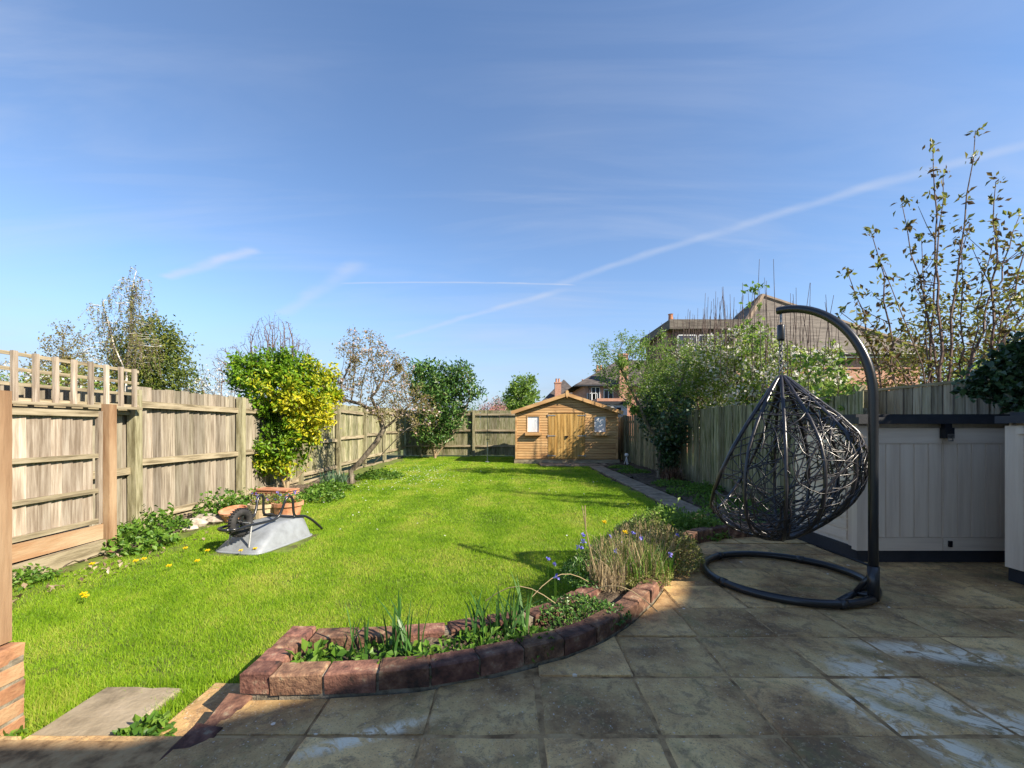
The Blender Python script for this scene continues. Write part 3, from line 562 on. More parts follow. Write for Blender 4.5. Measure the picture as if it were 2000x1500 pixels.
# back fence
bf = thing('back_fence', 'sunlit closeboard fence across the end of the garden behind the shed', 'fence', (0, 19.6, 0))
bm3 = [board_mesh(.135, .02, 2.02, 50 + k, W_GREEN) for k in range(6)]
x = -4.85
while x < 4.4: obj('board', random.choice(bm3), bf, (x, .06, -.1 + random.uniform(-.012, .012)), (R(random.uniform(-.5, .5)), 0, R(84 + random.uniform(-3, 3)))); x += .124
BPX = [-4.1, -1.72, .65, 2.9, 4.3]
for a, b in zip([-4.85] + BPX, BPX + [4.4]):
    if b - a < .3: continue
    for z in (.32, 1.02, 1.74): box_obj('rail', ((a + b) / 2, 0, z), (b - a - .1, .045, .085), W_GREY_X, bf)
for xp in BPX: box_obj('post', (xp, -.03, .85), (.105, .105, 2.1), W_POST, bf)
# right fence, face side, boards as narrow vertical strips
rf = thing('right_fence', 'algae green closeboard fence along the right border behind the apple tree', 'fence', (4.3, 0, 0))
bm4 = [board_mesh(.13, .022, 1.72, 70 + k, W_GREEN) for k in range(6)]
y = 5.4
while y < 19.5:
    obj('board', random.choice(bm4), rf, (random.uniform(-.004, .004), y, -.14 + random.uniform(-.012, .012)), (R(random.uniform(-.4, .4)), R(random.uniform(-.4, .4)), R(-7 + random.uniform(-2.5, 2.5)))); y += .116
for z in (.2, .8, 1.35): box_obj('rail', (.05, 12.4, z), (.04, 14.1, .08), W_GREY_H, rf)
for yp in (14.3, 16.4): box_obj('post', (-.05, yp, .72), (.1, .1, 1.8), W_POST, rf)
nf = thing('near_fence', 'taller grey board fence behind the two resin storage sheds', 'fence', (4.62, 0, 0))
bm5 = [board_mesh(.13, .022, 1.74, 80 + k, W_GREY) for k in range(5)]
y = .9
while y < 5.75:
    obj('board', random.choice(bm5), nf, (random.uniform(-.004, .004), y, -.13 + random.uniform(-.004, .004)), (0, 0, R(-7 + random.uniform(-2, 2)))); y += .116
box_obj('capping', (.0, 3.3, 1.625), (.05, 4.9, .03), W_GREY_H, nf)
box_obj('post', (-.04, 5.74, .75), (.1, .1, 1.9), W_POST, nf)
mb = MB(); mb.box((4.46, 5.83, .7), (.34, .03, 1.7)); tag(mb.build('return_panel', W_GREEN), 'narrow board return joining the two right hand fences', 'fence panel')

# ------------------------------------------------------------------ shed
SY = 15.8; SX0, SX1 = .14, 3.82; SXC = (SX0 + SX1) / 2; EZ, RZ = 1.72, 2.36
sh = thing('garden_shed', 'honey coloured wooden shed with double doors at the end of the lawn', 'shed', (SXC, SY, LZ))
hw = (SX1 - SX0) / 2; H0 = .16; eh = EZ - LZ; rh = RZ - LZ - .03
def gable_z(x): return rh - (rh - eh) * abs(x) / hw
cl = MB(); z = H0; n = 0
DW = .665; DH = 1.80
WIN = ((-1.44, -.98, 1.12, 1.73), (.98, 1.44, 1.12, 1.73))
while z < rh - .02:
    z1 = z + .093
    # span of this board within the gable
    xm = hw if z1 <= eh else max(.02, hw * (rh - z1) / (rh - eh))
    segs = [(-xm, xm)]
    def cut(segs, a, b):
        out = []
        for s0, s1 in segs:
            if b <= s0 or a >= s1: out.append((s0, s1)); continue
            if a > s0: out.append((s0, a))
            if b < s1: out.append((b, s1))
        return out
    if z < DH - .02: segs = cut(segs, -DW, DW)
    for (a, b, c, d) in WIN:
        if z1 > c + .02 and z < d - .02: segs = cut(segs, a, b)
    for a, b in segs:
        if b - a < .02: continue
        V = [[a, .012, z], [b, .012, z], [b, -.012, z + .012], [a, -.012, z + .012], [a, -.006, z1 - .004], [b, -.006, z1 - .004], [b, .012, z1], [a, .012, z1]]
        cl.add(V, [[0, 1, 2, 3], [3, 2, 5, 4], [4, 5, 6, 7]])
    z = z1
o = cl.build('cladding', W_SHED, sh); o['kind'] = 'stuff'
D_ = 2.4; b_ = MB()
b_.add([[-hw, .03, 0], [hw, .03, 0], [hw, .03, eh], [0, .03, rh], [-hw, .03, eh], [-hw, D_, 0], [hw, D_, 0], [hw, D_, eh], [0, D_, rh], [-hw, D_, eh]], [[0, 5, 9, 4], [1, 2, 7, 6], [2, 3, 8, 7], [3, 4, 9, 8], [0, 1, 6, 5]])
b_.f3.append(np.array([[2, 4, 3], [0, 2, 1], [0, 4, 2], [5, 6, 7], [5, 7, 9], [7, 8, 9]]))
b_.build('shed_body', W_SHED, sh)
sdc = MB()
for s_ in (-1, 1):
    z = H0
    while z < eh - .05: sdc.box((s_ * (hw + .008), D_ / 2, z + .045), (.02, D_, .086)); z += .093
o = sdc.build('side_cladding', W_SHED, sh); o['kind'] = 'stuff'
for s_ in (-1, 1): box_obj('corner_trim', (s_ * (hw - .01), -.014, (H0 + eh) / 2), (.06, .03, eh - H0), W_SHED, sh)
for s_ in (-1, 1):
    L_ = math.hypot(hw + .17, (rh - eh) * (hw + .17) / hw); ang = math.atan2(rh - eh, hw)
    cx = s_ * (hw + .17) / 2; cz = rh - (rh - eh) * (hw + .17) / hw / 2
    rt = Matrix.Rotation(s_ * ang, 3, 'Y')
    mb = MB(); mb.box((cx, D_ / 2 - .02, cz + .055), (L_, D_ + .30, .022), rt); mb.build('roof', FELT, sh)
    mb = MB(); mb.box((cx, -.175, cz + .012), (L_ + .004, .024, .12), rt); mb.build('bargeboard', W_SHED, sh)
mb = MB(); mb.add([[-.055, -.2, rh + .12], [.055, -.2, rh + .12], [.055, -.2, rh - .03], [0, -.2, rh - .13], [-.055, -.2, rh - .03], [0, -.2, rh + .17]] + [[-.055, -.186, rh + .12], [.055, -.186, rh + .12], [.055, -.186, rh - .03], [0, -.186, rh - .13], [-.055, -.186, rh - .03], [0, -.186, rh + .17]], [[0, 4, 2, 1], [0, 1, 7, 6], [1, 2, 8, 7], [4, 0, 6, 10]]); mb.f3.append(np.array([[4, 3, 2], [0, 1, 5]])); mb.build('finial', W_SHED, sh)
for s_ in (-1, 1):
    d = bpy.data.objects.new('door', None); COL.objects.link(d); d.parent = sh
    for k in range(6):
        wd = DW / 6; box_obj('plank', (s_ * (wd * (k + .5)), -.012 - .003 * (k % 2), (H0 + DH) / 2 + .01), (wd - .008, .02, DH - H0 - .02), W_DOOR, d)
    for z in (H0 + .12, (H0 + DH) / 2 + .02, DH - .06): mb = MB(); mb.box((s_ * (DW - .13), -.03, z), (.27, .012, .03)); mb.box((s_ * (DW + .01), -.034, z), (.03, .016, .085)); mb.build('hinge', GALV, d)
    if s_ < 0: mb = MB(); mb.box((0, -.034, .98), (.13, .014, .035)); mb.box((0, -.05, .94), (.045, .03, .06)); mb.build('latch', LOCKM, d)
for (a, b, c, d) in WIN:
    wn = MB(); wn.box(((a + b) / 2, .012, (c + d) / 2), (b - a - .04, .01, d - c - .04)); wo = wn.build('window', WHITEP, sh)
    fr = MB(); fr.box(((a + b) / 2, -.012, d - .01), (b - a + .02, .03, .035)); fr.box((a + .01, -.012, (c + d) / 2), (.03, .028, d - c)); fr.box((b - .01, -.012, (c + d) / 2), (.03, .028, d - c)); fr.build('frame', W_SHED, wo)
    bx = MB(); bx.box(((a + b) / 2, -.09, c - .05), (.60, .16, .11)); bx.build('window_box', W_SHED, wo)
mb = MB(); mb.box((0, -.07, .07), (hw * 2 + .12, .14, .13)); mb.build('base_timber', W_GREY_X, sh)
mb = MB(); mb.box((0, D_ / 2, .05), (hw * 2 + .04, D_, .1)); mb.build('floor_bearer', W_GREY_X, sh)

# clothes prop pole, small white ornament
pp = thing('clothes_prop', 'thin metal pole with small cross bars standing in the lawn left of the shed', 'pole', (-.93, 16.4, LZ))
mb = MB(); mb.tube([[0, 0, 0], [0, 0, .75]], .018, 8); mb.build('lower_tube', GALV, pp)
mb = MB(); mb.tube([[0, 0, .7], [0, 0, 2.1]], .012, 8); mb.build('upper_tube', BLACK, pp)
for z in (.86, 1.02): mb = MB(); mb.box((.02, 0, z), (.2 if z > 1 else .13, .03, .025)); mb.build('cross_bar', BLACK, pp)
mb = MB(); mb.lathe([[0, 0], [.09, 0], [.09, .02], [.02, .03], [0, .03]], 12); mb.build('foot_plate', GALV, pp)
orn = thing('white_ornament', 'small white ornament on thin legs beside the shed and the right fence', 'ornament', (4.0, 15.2, LZ + .01))
mb = MB(); mb.lathe([[0, .26], [.05, .28], [.075, .33], [.05, .385], [0, .40]], 10); mb.build('head', WHITEF, orn, True)
mb = MB(); mb.tube([[0, 0, .28], [-.08, 0, 0]], .012, 6); mb.tube([[0, 0, .28], [.07, .02, 0]], .012, 6); mb.tube([[0, 0, .28], [.0, -.07, 0]], .012, 6); mb.build('legs', WHITEF, orn)

# ------------------------------------------------------------------ resin storage sheds
def keter(name, label, loc, rz):
    t = thing(name, label, 'storage shed', loc, rz); W_, H_, Dp = 1.46, 1.25, .82     # local: front faces -y, x from 0 to W_
    mb = MB(); mb.box((W_ / 2, Dp / 2, .06), (W_ - .02, Dp - .02, .12)); mb.build('base', KDARK, t)
    bd = MB(); bd.box((W_ / 2, Dp / 2 + .02, .66), (W_ - .06, Dp - .06, 1.09)); bd.build('carcass', KETER, t)
    for x in (.06, W_ - .06):
        mb = MB(); mb.box((x, .025, .63), (.12, .06, 1.06)); mb.build('corner_post', KETER, t)
    for s_, x0, x1 in ((0, .125, W_ / 2 - .004), (1, W_ / 2 + .004, W_ - .125)):
        d = bpy.data.objects.new('door', None); COL.objects.link(d); d.parent = t
        mb = MB(); mb.box(((x0 + x1) / 2, .022, .62), (x1 - x0, .03, 1.04)); mb.build('door_sheet', KETER, d)
        for zc, hh in ((1.075, .13), (.155, .11)):
            mb = MB(); mb.box(((x0 + x1) / 2, .002, zc), (x1 - x0, .014, hh)); mb.build('rail', KETER_H, d)
        n = 5; ww = (x1 - x0) / n
        for k in range(n): mb = MB(); mb.box((x0 + ww * (k + .5), .004, .61), (ww - .012, .01, .79)); mb.build('panel', KETER, d)
        if s_ == 1: mb = MB(); mb.box((x0 + .05, -.01, .16), (.028, .02, .05)); mb.build('foot_bolt', LOCKM, d)
    side = MB()
    for k in range(11):
        for xs_ in (.026, W_ - .026): side.box((xs_, Dp / 2 + .04, .2 + .093 * k), (.012, Dp - .2, .08))
    o = side.build('side_slats', KETER_H, t); o['kind'] = 'stuff'
    for y_ in (.06, Dp - .05):
        for xs_ in (.022, W_ - .022): mb = MB(); mb.box((xs_, y_, .65), (.016, .1, 1.07)); mb.build('side_post', KETER, t)
    ld = MB(); ld.box((W_ / 2, Dp / 2 - .02, 1.205), (W_ + .05, Dp + .07, .055)); ld.box((W_ / 2, Dp / 2, 1.245), (W_ - .02, Dp - .04, .03)); lo = ld.build('lid', KDARK, t)
    mb = MB(); mb.box((W_ / 2, -.04, 1.10), (.075, .05, .09)); mb.box((W_ / 2, -.035, 1.16), (.06, .035, .1)); mb.build('lock_housing', LOCKM, t)
    mb = MB(); mb.tube([[W_ / 2 - .018, -.07, 1.06], [W_ / 2 - .018, -.07, 1.035], [W_ / 2 + .018, -.07, 1.035], [W_ / 2 + .018, -.07, 1.06]], .006, 6); mb.box((W_ / 2, -.066, 1.075), (.05, .02, .035)); mb.build('padlock', CHROME, t)
    mb = MB(); mb.box((.115, -.012, 1.12), (.05, .03, .04)); mb.build('hinge_block', KETER, t)
    return t
keter('resin_shed', 'low taupe resin storage shed with double doors and black latch behind the chair stand', (2.93, 3.70, .004), 0)
keter('resin_shed', 'second taupe resin storage shed cut by the right edge of the picture', (3.72, 3.28, .004), R(-90))

# ------------------------------------------------------------------ egg chair
sw = thing('egg_chair', 'black rattan egg chair hanging from a curved steel stand on the patio', 'hanging chair', (2.06, 3.31, 0))
RC = .55; pole = np.array([.31, -.45, 0]); pole *= RC / np.linalg.norm(pole)
a = np.linspace(0, 2 * math.pi, 73)[:-1]
mb = MB(); mb.tube(np.stack([RC * np.cos(a), RC * np.sin(a), np.full(72, .03)], 1), .027, 10, closed=True); mb.build('base_ring', BLACK, sw, True)
pa = math.atan2(pole[1], pole[0])
for k in (.6, 1.75, 3.0, 4.4, 5.75):
    e = pa + k; tn = np.array([-math.sin(e), math.cos(e), 0]); c = np.array([RC * math.cos(e), RC * math.sin(e), .03])
    mb = MB(); mb.tube([c - tn * .025, c + tn * .025], .031, 10); mb.build('ring_joint', BLACK, sw, True)
u2 = -pole / RC
end = np.array([-.01, .05, 2.05])
pts = [pole + [0, 0, .03], pole + [0, 0, .6], pole + [0, 0, 1.1], pole + [0, 0, 1.34]]
hv = end[:2] - pole[:2]
for t in np.linspace(0, 1, 22)[1:]:
    th = t * math.pi / 2; r1 = 1 - math.cos(th); z = 1.34 + (2.05 - 1.34) * math.sin(th); pts.append([pole[0] + hv[0] * r1 * .97, pole[1] + hv[1] * r1 * .97, z])
pts.append([end[0], end[1], 2.05])
mb = MB(); mb.tube(pts, .028, 12); mb.build('stand_pole', BLACK, sw, True)
mb = MB(); mb.tube([pole + [0, 0, .02], pole + [0, 0, .24]], .034, 12); mb.build('pole_sleeve', BLACK, sw, True)
e1, e2 = pa + .62, pa - .62; c1 = np.array([RC * math.cos(e1), RC * math.sin(e1), .03]); c2 = np.array([RC * math.cos(e2), RC * math.sin(e2), .03])
mb = MB(); mb.tube([c1, c2], .022, 8); mb.build('cross_bar', BLACK, sw, True)
mb = MB(); mb.tube([(c1 + c2) / 2, pole + [0, 0, .2]], .017, 8); mb.build('brace', BLACK, sw, True)
mb = MB(); mb.tube([(c1 + c2) / 2, pole + [0, 0, .05]], .02, 8); mb.build('brace', BLACK, sw, True)
# chain and spring
hx, hy = end[0] + .02, end[1] - .01
lk = MB(); z = 1.96; k = 0
mb = MB(); mb.tube([[hx, hy, 2.04], [hx, hy, 1.96]], .008, 6); mb.build('hook', CHROME, sw)
mb = MB(); mb.lathe([[0, 1.82], [.024, 1.82], [.026, 1.83], [.026, 1.93], [.022, 1.94], [0, 1.94]], 12, (hx, hy, 0)); mb.build('spring_cover', BLACK, sw, True)
z = 1.82
while z > 1.56:
    q = np.linspace(0, 2 * math.pi, 13)[:-1]; lx = .012 * np.cos(q); lz = .026 * np.sin(q)
    P = np.stack([hx + (lx if k % 2 == 0 else 0 * lx), hy + (0 * lx if k % 2 == 0 else lx), z - .02 + lz], 1); mb = MB(); mb.tube(P, .0045, 5, closed=True); mb.build('chain_link', CHROME, sw, True); z -= .038; k += 1
ZT, ZB, RM = 1.55, .30, .52
S_ = [0, .015, .05, .1, .18, .3, .42, .56, .7, .82, .92, .98, 1]; R_ = [.02, .38, .66, .83, .95, 1, .985, .89, .69, .46, .24, .09, .025]
def Rz(z): 
    s = (np.asarray(z) - ZB) / (ZT - ZB); return RM * np.interp(s, S_, R_)
fu = np.array([-.75, .66]); fu /= np.linalg.norm(fu); fv = np.array([-fu[1], fu[0]]); FA = math.atan2(fu[1], fu[0])
def cutoff(z): return .47 * (ZT - z) / (ZT - .46)           # opening plane: u may not exceed this
def lift(u, z):
    s = (z - ZB) / (ZT - ZB); return (.62 * u * u / (abs(u) + .12) if u < 0 else 0) * max(0, 1 - s) ** .8
def egg(th, z):
    r = Rz(z); u = r * np.cos(th); v = r * np.sin(th); return u, v
basket = bpy.data.objects.new('basket', None); COL.objects.link(basket); basket.parent = sw; basket.location = (hx, hy, 0); basket.rotation_euler = (0, 0, FA)
# rim around the opening
rim = []
zz = np.linspace(ZT - .004, .462, 40)
for z in zz:
    u = cutoff(z); r = Rz(z); rim.append([u, math.sqrt(max(r * r - u * u, 0)), z])
for x in np.linspace(.9, -.9, 9): 
    v = rim[39][1] * x if abs(rim[39][1]) > .01 else .1 * x; rim.append([.475 - .02 * x * x, v, .455 - .012 * (1 - x * x)])
rim += [[p[0], -p[1], p[2]] for p in rim[:40][::-1]]
mb = MB(); mb.tube(rim, .015, 8); mb.build('rim_tube', RATTAN, basket, True)
def meridian(th, z0=ZT - .01, z1=ZB + .004, n=34):
    s = np.linspace(0, 1, n); s = .5 - .5 * np.cos(s * math.pi); z = z0 + (z1 - z0) * s; out = []
    for zi in z:
        u, v = egg(th, zi)
        if u <= cutoff(zi) + .02: out.append([u, v, zi + lift(u, zi)])
    return out
for th in (75, 103, 128, 154, 180, 206, 232, 257, 285):
    p = meridian(R(th)); 
    if len(p) > 3: mb = MB(); mb.tube(p, .0135, 7); mb.build('rib', RATTAN, basket, True)
for th in (35, -35, 0):
    p = [q for q in meridian(R(th)) if q[2] < .45]
    if len(p) > 3: mb = MB(); mb.tube(p, .0135, 7); mb.build('rib', RATTAN, basket, True)
for z in (.335, .40):
    aa = np.linspace(0, 2 * math.pi, 49)[:-1]; mb = MB(); mb.tube([[Rz(z) * math.cos(q), Rz(z) * math.sin(q), z + lift(Rz(z) * math.cos(q), z)] for q in aa], .010, 6, closed=True); mb.build('seat_ring', RATTAN, basket, True)
wv = MB(); g = random.Random(11); ns = 0
while ns < 270:
    th = g.uniform(0, 2 * math.pi); z = g.uniform(ZB + .02, ZT - .12) if g.random() < .8 else g.uniform(ZB + .01, .6)
    ph = g.uniform(0, 2 * math.pi); cv = g.gauss(0, 2.2); P = []; L_ = g.uniform(.35, 1.0); s = 0; off = g.uniform(-.008, .010)
    while s < L_:
        r = float(Rz(z)); u, v = r * math.cos(th), r * math.sin(th)
        if u > cutoff(z) or z < ZB + .003 or z > ZT - .03: break
        P.append([u * (1 + off / max(r, .05)), v * (1 + off / max(r, .05)), z + lift(u, z)]); ds = .03
        dr = (float(Rz(z + .01)) - float(Rz(z - .01))) / .02; sl = 1 / math.sqrt(1 + dr * dr)
        th += math.cos(ph) * ds / max(r, .04); z += math.sin(ph) * ds * sl; ph += cv * ds + g.gauss(0, .12); s += ds
    if len(P) > 5: wv.tube(P, .0044, 4, cap=False); ns += 1
o = wv.build('woven_strands', RATTAN, basket, True); o['kind'] = 'stuff'
mb = MB(); mb.tube([[.08, -.25, ZB + .02], [.02, -.32, .26]], .012, 6); mb.build('strap_end', LOCKM, basket)
q1 = np.array([hx - .02, hy - .3, .30]); mb = MB(); mb.tube([[hx + .12, hy - .22, .30], pole + [-.01, .0, .24]], .008, 5); mb.build('tether', BLACK, sw)

# ------------------------------------------------------------------ wheelbarrow (upside down)
AX = Vector((.22, .975, 0)).normalized(); wb = thing('wheelbarrow', 'upturned wheelbarrow with grey tray and black tyre on the lawn by the left fence', 'wheelbarrow', (-2.86, 4.55, LZ), math.atan2(AX.y, AX.x))
# local: x along barrow from front to handles, y left
def rect_loop(x0, x1, y, z, rr, n=5, flare=0):
    out = []
    for cx, cy, a0 in ((x1 - rr, y - rr, 0), (x0 + rr, y - rr, 90), (x0 + rr, -y + rr, 180), (x1 - rr, -y + rr, 270)):
        for k in range(n + 1): a_ = R(a0 + 90 * k / n); out.append([cx + rr * math.cos(a_), cy + rr * math.sin(a_), z])
    return out
tray = MB(); loops = [rect_loop(-.06, .93, .315, .0, .12), rect_loop(-.05, .92, .305, .03, .12), rect_loop(.30, .86, .24, .245, .1), rect_loop(.33, .83, .22, .265, .09), rect_loop(.42, .74, .14, .268, .06)]
m_ = len(loops[0]); j = np.arange(m_); j2 = (j + 1) % m_
tray.add(sum(loops, []), np.concatenate([np.stack([i * m_ + j, i * m_ + j2, (i + 1) * m_ + j2, (i + 1) * m_ + j], 1) for i in range(len(loops) - 1)]))
tray.add(loops[-1] + [[.58, 0, .268]], [[0, 1, 1, 2]] if False else np.array([[a_, b_, m_] for a_, b_ in zip(j, j2)]))
tray.build('tray', GREYPAN, wb, True)
mb = MB(); mb.tube(loops[0], .016, 8, closed=True); mb.build('tray_rim', GREYPAN, wb, True)
wb.scale = (.9, .9, .9)
WC = np.array([.03, 0, .335]); wr = .165
wheel = bpy.data.objects.new('wheel', None); COL.objects.link(wheel); wheel.parent = wb; wheel.location = WC; wheel.rotation_euler = (R(90), 0, 0)
mb = MB(); q = np.linspace(0, 2 * math.pi, 13); mb.lathe([[wr - .045 + .045 * math.cos(t), .042 * math.sin(t)] for t in q], 36); mb.build('tyre', RUBBER, wheel, True)
mb = MB()
for k in range(30):
    a_ = k * 2 * math.pi / 30; mb.box((wr * math.cos(a_), wr * math.sin(a_), 0), (.010, .012, .06), Matrix.Rotation(a_, 3, 'Z'))
mb.build('tread', RUBBER, wheel)
mb = MB(); mb.lathe([[.115, -.03], [.118, .0], [.115, .03], [.1, .028], [.1, -.028], [.115, -.03]], 30); mb.lathe([[0, -.045], [.028, -.045], [.028, .045], [0, .045]], 14)
for k in range(5):
    a_ = k * 2 * math.pi / 5; mb.box((.065 * math.cos(a_), .065 * math.sin(a_), 0), (.085, .028, .03), Matrix.Rotation(a_, 3, 'Z'))
mb.build('rim', BLACK, wheel)
for s_ in (-1, 1):
    y = .12 * s_
    P = [[-.19, y * .6, .30], [-.16, y, .30], [.05, y * 1.05, .305], [.30, y * 1.3, .30], [.42, y * 1.5, .32], [.47, y * 1.6, .42], [.50, y * 1.7, .52], [.54, y * 1.75, .565], [.59, y * 1.8, .565], [.62, y * 1.85, .52], [.62, y * 1.9, .36], [.64, y * 1.95, .29], [.80, y * 2.1, .28], [.95, y * 2.25, .18], [1.12, y * 2.35, .03]]
    mb = MB(); P2 = np.array(P); tt = np.linspace(0, len(P) - 1, 50); P3 = np.stack([np.interp(tt, np.arange(len(P)), P2[:, c]) for c in range(3)], 1)
    for _ in range(2): P3[1:-1] = (P3[:-2] + 2 * P3[1:-1] + P3[2:]) / 4
    mb.tube(P3, .016, 8); mb.build('frame_tube', BLACK, wb, True)
    mb = MB(); mb.tube([[.05, y * 1.1, .30], [.0, y * 1.2, .06]], .011, 6); mb.build('front_strut', GALV, wb)
mb = MB(); mb.tube([[-.19, -.075, .30], [-.215, -.03, .30], [-.215, .03, .30], [-.19, .075, .30]], .016, 8); mb.build('front_bow', BLACK, wb, True)
mb = MB(); mb.tube([[.64, -.24, .29], [.64, .24, .29]], .014, 8); mb.build('cross_tube', BLACK, wb, True)
mb = MB(); mb.tube([[.03, -.13, .335], [.03, .13, .335]], .009, 6); mb.build('axle', GALV, wb)

# ------------------------------------------------------------------ leaves, plants and trees
def rand_unit(g, n): v = g.normal(0, 1, (n, 3)); return v / np.linalg.norm(v, axis=1)[:, None]
def leaves(mb, P, size, g, aspect=.5, up=.3, jitter=.3, var=None, dirs=None, fold=.15):
    n = len(P)
    if n == 0: return mb
    d = rand_unit(g, n) if dirs is None else dirs + .5 * rand_unit(g, n); d[:, 2] += up * 0; d /= np.linalg.norm(d, axis=1)[:, None]
    nn = rand_unit(g, n); nn[:, 2] += up * 2; sd = np.cross(d, nn); sd /= np.linalg.norm(sd, axis=1)[:, None] + 1e-9; nm = np.cross(sd, d)
    L_ = (size * g.uniform(1 - jitter, 1 + jitter, n))[:, None]
    V = np.stack([P, P + d * L_ * .5 + sd * L_ * aspect * .5 + nm * L_ * fold, P + d * L_, P + d * L_ * .5 - sd * L_ * aspect * .5 + nm * L_ * fold], 1).reshape(-1, 3)
    v = g.uniform(0, 1, n) if var is None else np.clip(var, 0, 1)
    return mb.add(V, np.arange(4 * n).reshape(n, 4), np.repeat(v, 4))
def ellipsoids(g, n, els):
    out = []; wts = np.array([e[3] * e[4] * e[5] for e in els]); wts = wts / wts.sum()
    for e, k in zip(els, (wts * n).astype(int) + 1):
        d = rand_unit(g, k); r = g.uniform(0, 1, k) ** (1 / 2.4); out.append(np.array(e[:3]) + d * r[:, None] * np.array(e[3:6]))
    return np.concatenate(out)
def colonize(att, roots, step, di, dk, iters=70, bias=(0, 0, .0), seed=0, maxn=5000):
    g = np.random.default_rng(seed); pos = [np.array(p, float) for p, _ in roots]; par = [q for _, q in roots]
    A = att.copy(); P = np.array(pos); D = np.linalg.norm(A[:, None] - P[None], axis=2); near = D.argmin(1); nd = D.min(1); bias = np.array(bias)
    for it in range(iters):
        if len(A) == 0 or len(pos) > maxn: break
        m = nd < di
        if not m.any(): break
        idx = near[m]; v = A[m] - np.array(pos)[idx]; v /= np.linalg.norm(v, axis=1)[:, None] + 1e-9
        un, inv = np.unique(idx, return_inverse=True); sm = np.zeros((len(un), 3)); np.add.at(sm, inv.ravel(), v)
        sm = sm / (np.linalg.norm(sm, axis=1)[:, None] + 1e-9) + bias + g.normal(0, .12, sm.shape); sm /= np.linalg.norm(sm, axis=1)[:, None] + 1e-9
        new = np.array(pos)[un] + sm * step; k0 = len(pos); pos.extend(list(new)); par.extend(list(un))
        D = np.linalg.norm(A[:, None] - new[None], axis=2); j = D.argmin(1); dm = D[np.arange(len(A)), j]; b = dm < nd; nd[b] = dm[b]; near[b] = j[b] + k0
        k = nd > dk; A, nd, near = A[k], nd[k], near[k]
    return np.array(pos), np.array(par)
def skeleton(mb, pos, par, r0=.004, ex=2.3, rmax=.2, sides=5, rmin_draw=0):
    n = len(pos); ch = [[] for _ in range(n)]
    for i, p in enumerate(par):
        if p >= 0: ch[p].append(i)
    rad = np.zeros(n)
    for i in range(n - 1, -1, -1):
        rad[i] = r0 if not ch[i] else min(rmax, sum(rad[c] ** ex for c in ch[i]) ** (1 / ex))
    done = set()
    starts = [i for i in range(n) if par[i] < 0]; stack = [(i, None) for i in starts]
    while stack:
        i, p = stack.pop(); chain = [i] if p is None else [p, i]
        while ch[i]:
            c = max(ch[i], key=lambda q: rad[q])
            for o_ in ch[i]:
                if o_ != c: stack.append((o_, i))
            chain.append(c); i = c
        if len(chain) > 1:
            rr = rad[chain].copy()
            if p is not None: rr[0] = min(rr[0], rr[1] * 1.1)
            if rr.max() >= rmin_draw: mb.tube(pos[chain], rr, sides if rr.max() > .012 else 3, cap=False)
    return rad, ch
def chain_roots(paths):                                     # list of polylines; first starts the tree, others start at the nearest node
    roots = []
    for k, p in enumerate(paths):
        p = np.array(p, float)
        seg = [p[0]]
        for a_, b_ in zip(p[:-1], p[1:]):
            m = max(1, int(np.linalg.norm(b_ - a_) / .15))
            for t in range(1, m + 1): seg.append(a_ + (b_ - a_) * t / m)
        if k == 0: prev = -1
        else:
            Q = np.array([r[0] for r in roots]); prev = int(np.linalg.norm(Q - seg[0], axis=1).argmin()); seg = seg[1:]
        for s in seg: roots.append((s, prev)); prev = len(roots) - 1
    return roots
def tree(name, label, cat, loc, paths, els, natt, step, di, dk, leafm, lsize, nper, bark=BARK, r0=.004, rmax=.12, seed=1, leaf_r=.012, spread=.1, aspect=.5, group=None, blossom=None, bias=(0, 0, .05), sides=6, varfn=None, ex=2.3, up=.3):
    g = np.random.default_rng(seed); t = thing(name, label, cat, loc, 0, group)
    att = ellipsoids(g, natt, els); pos, par = colonize(att, chain_roots(paths), step, di, dk, seed=seed, bias=bias)
    tb = MB(); rad, ch = skeleton(tb, pos, par, r0, ex, rmax, sides); tb.build('trunk', bark, t, True)
    tips = np.where(rad < leaf_r)[0]
    def scatter(m_, k, sz, sp, asp, nm):
        idx = g.choice(tips, int(len(tips) * k)) if k < 1 else np.repeat(tips, int(k))
        P = pos[idx] + g.normal(0, sp, (len(idx), 3)); lb_ = MB(); v = None if varfn is None else varfn(P, g)
        leaves(lb_, P, sz, g, asp, up, .35, v); lb_.build(nm, m_, t)
    if nper: scatter(leafm, nper, lsize, spread, aspect, 'crown')
    if blossom: scatter(blossom[0], blossom[1], blossom[2], blossom[3], .9, 'blossom')
    return t

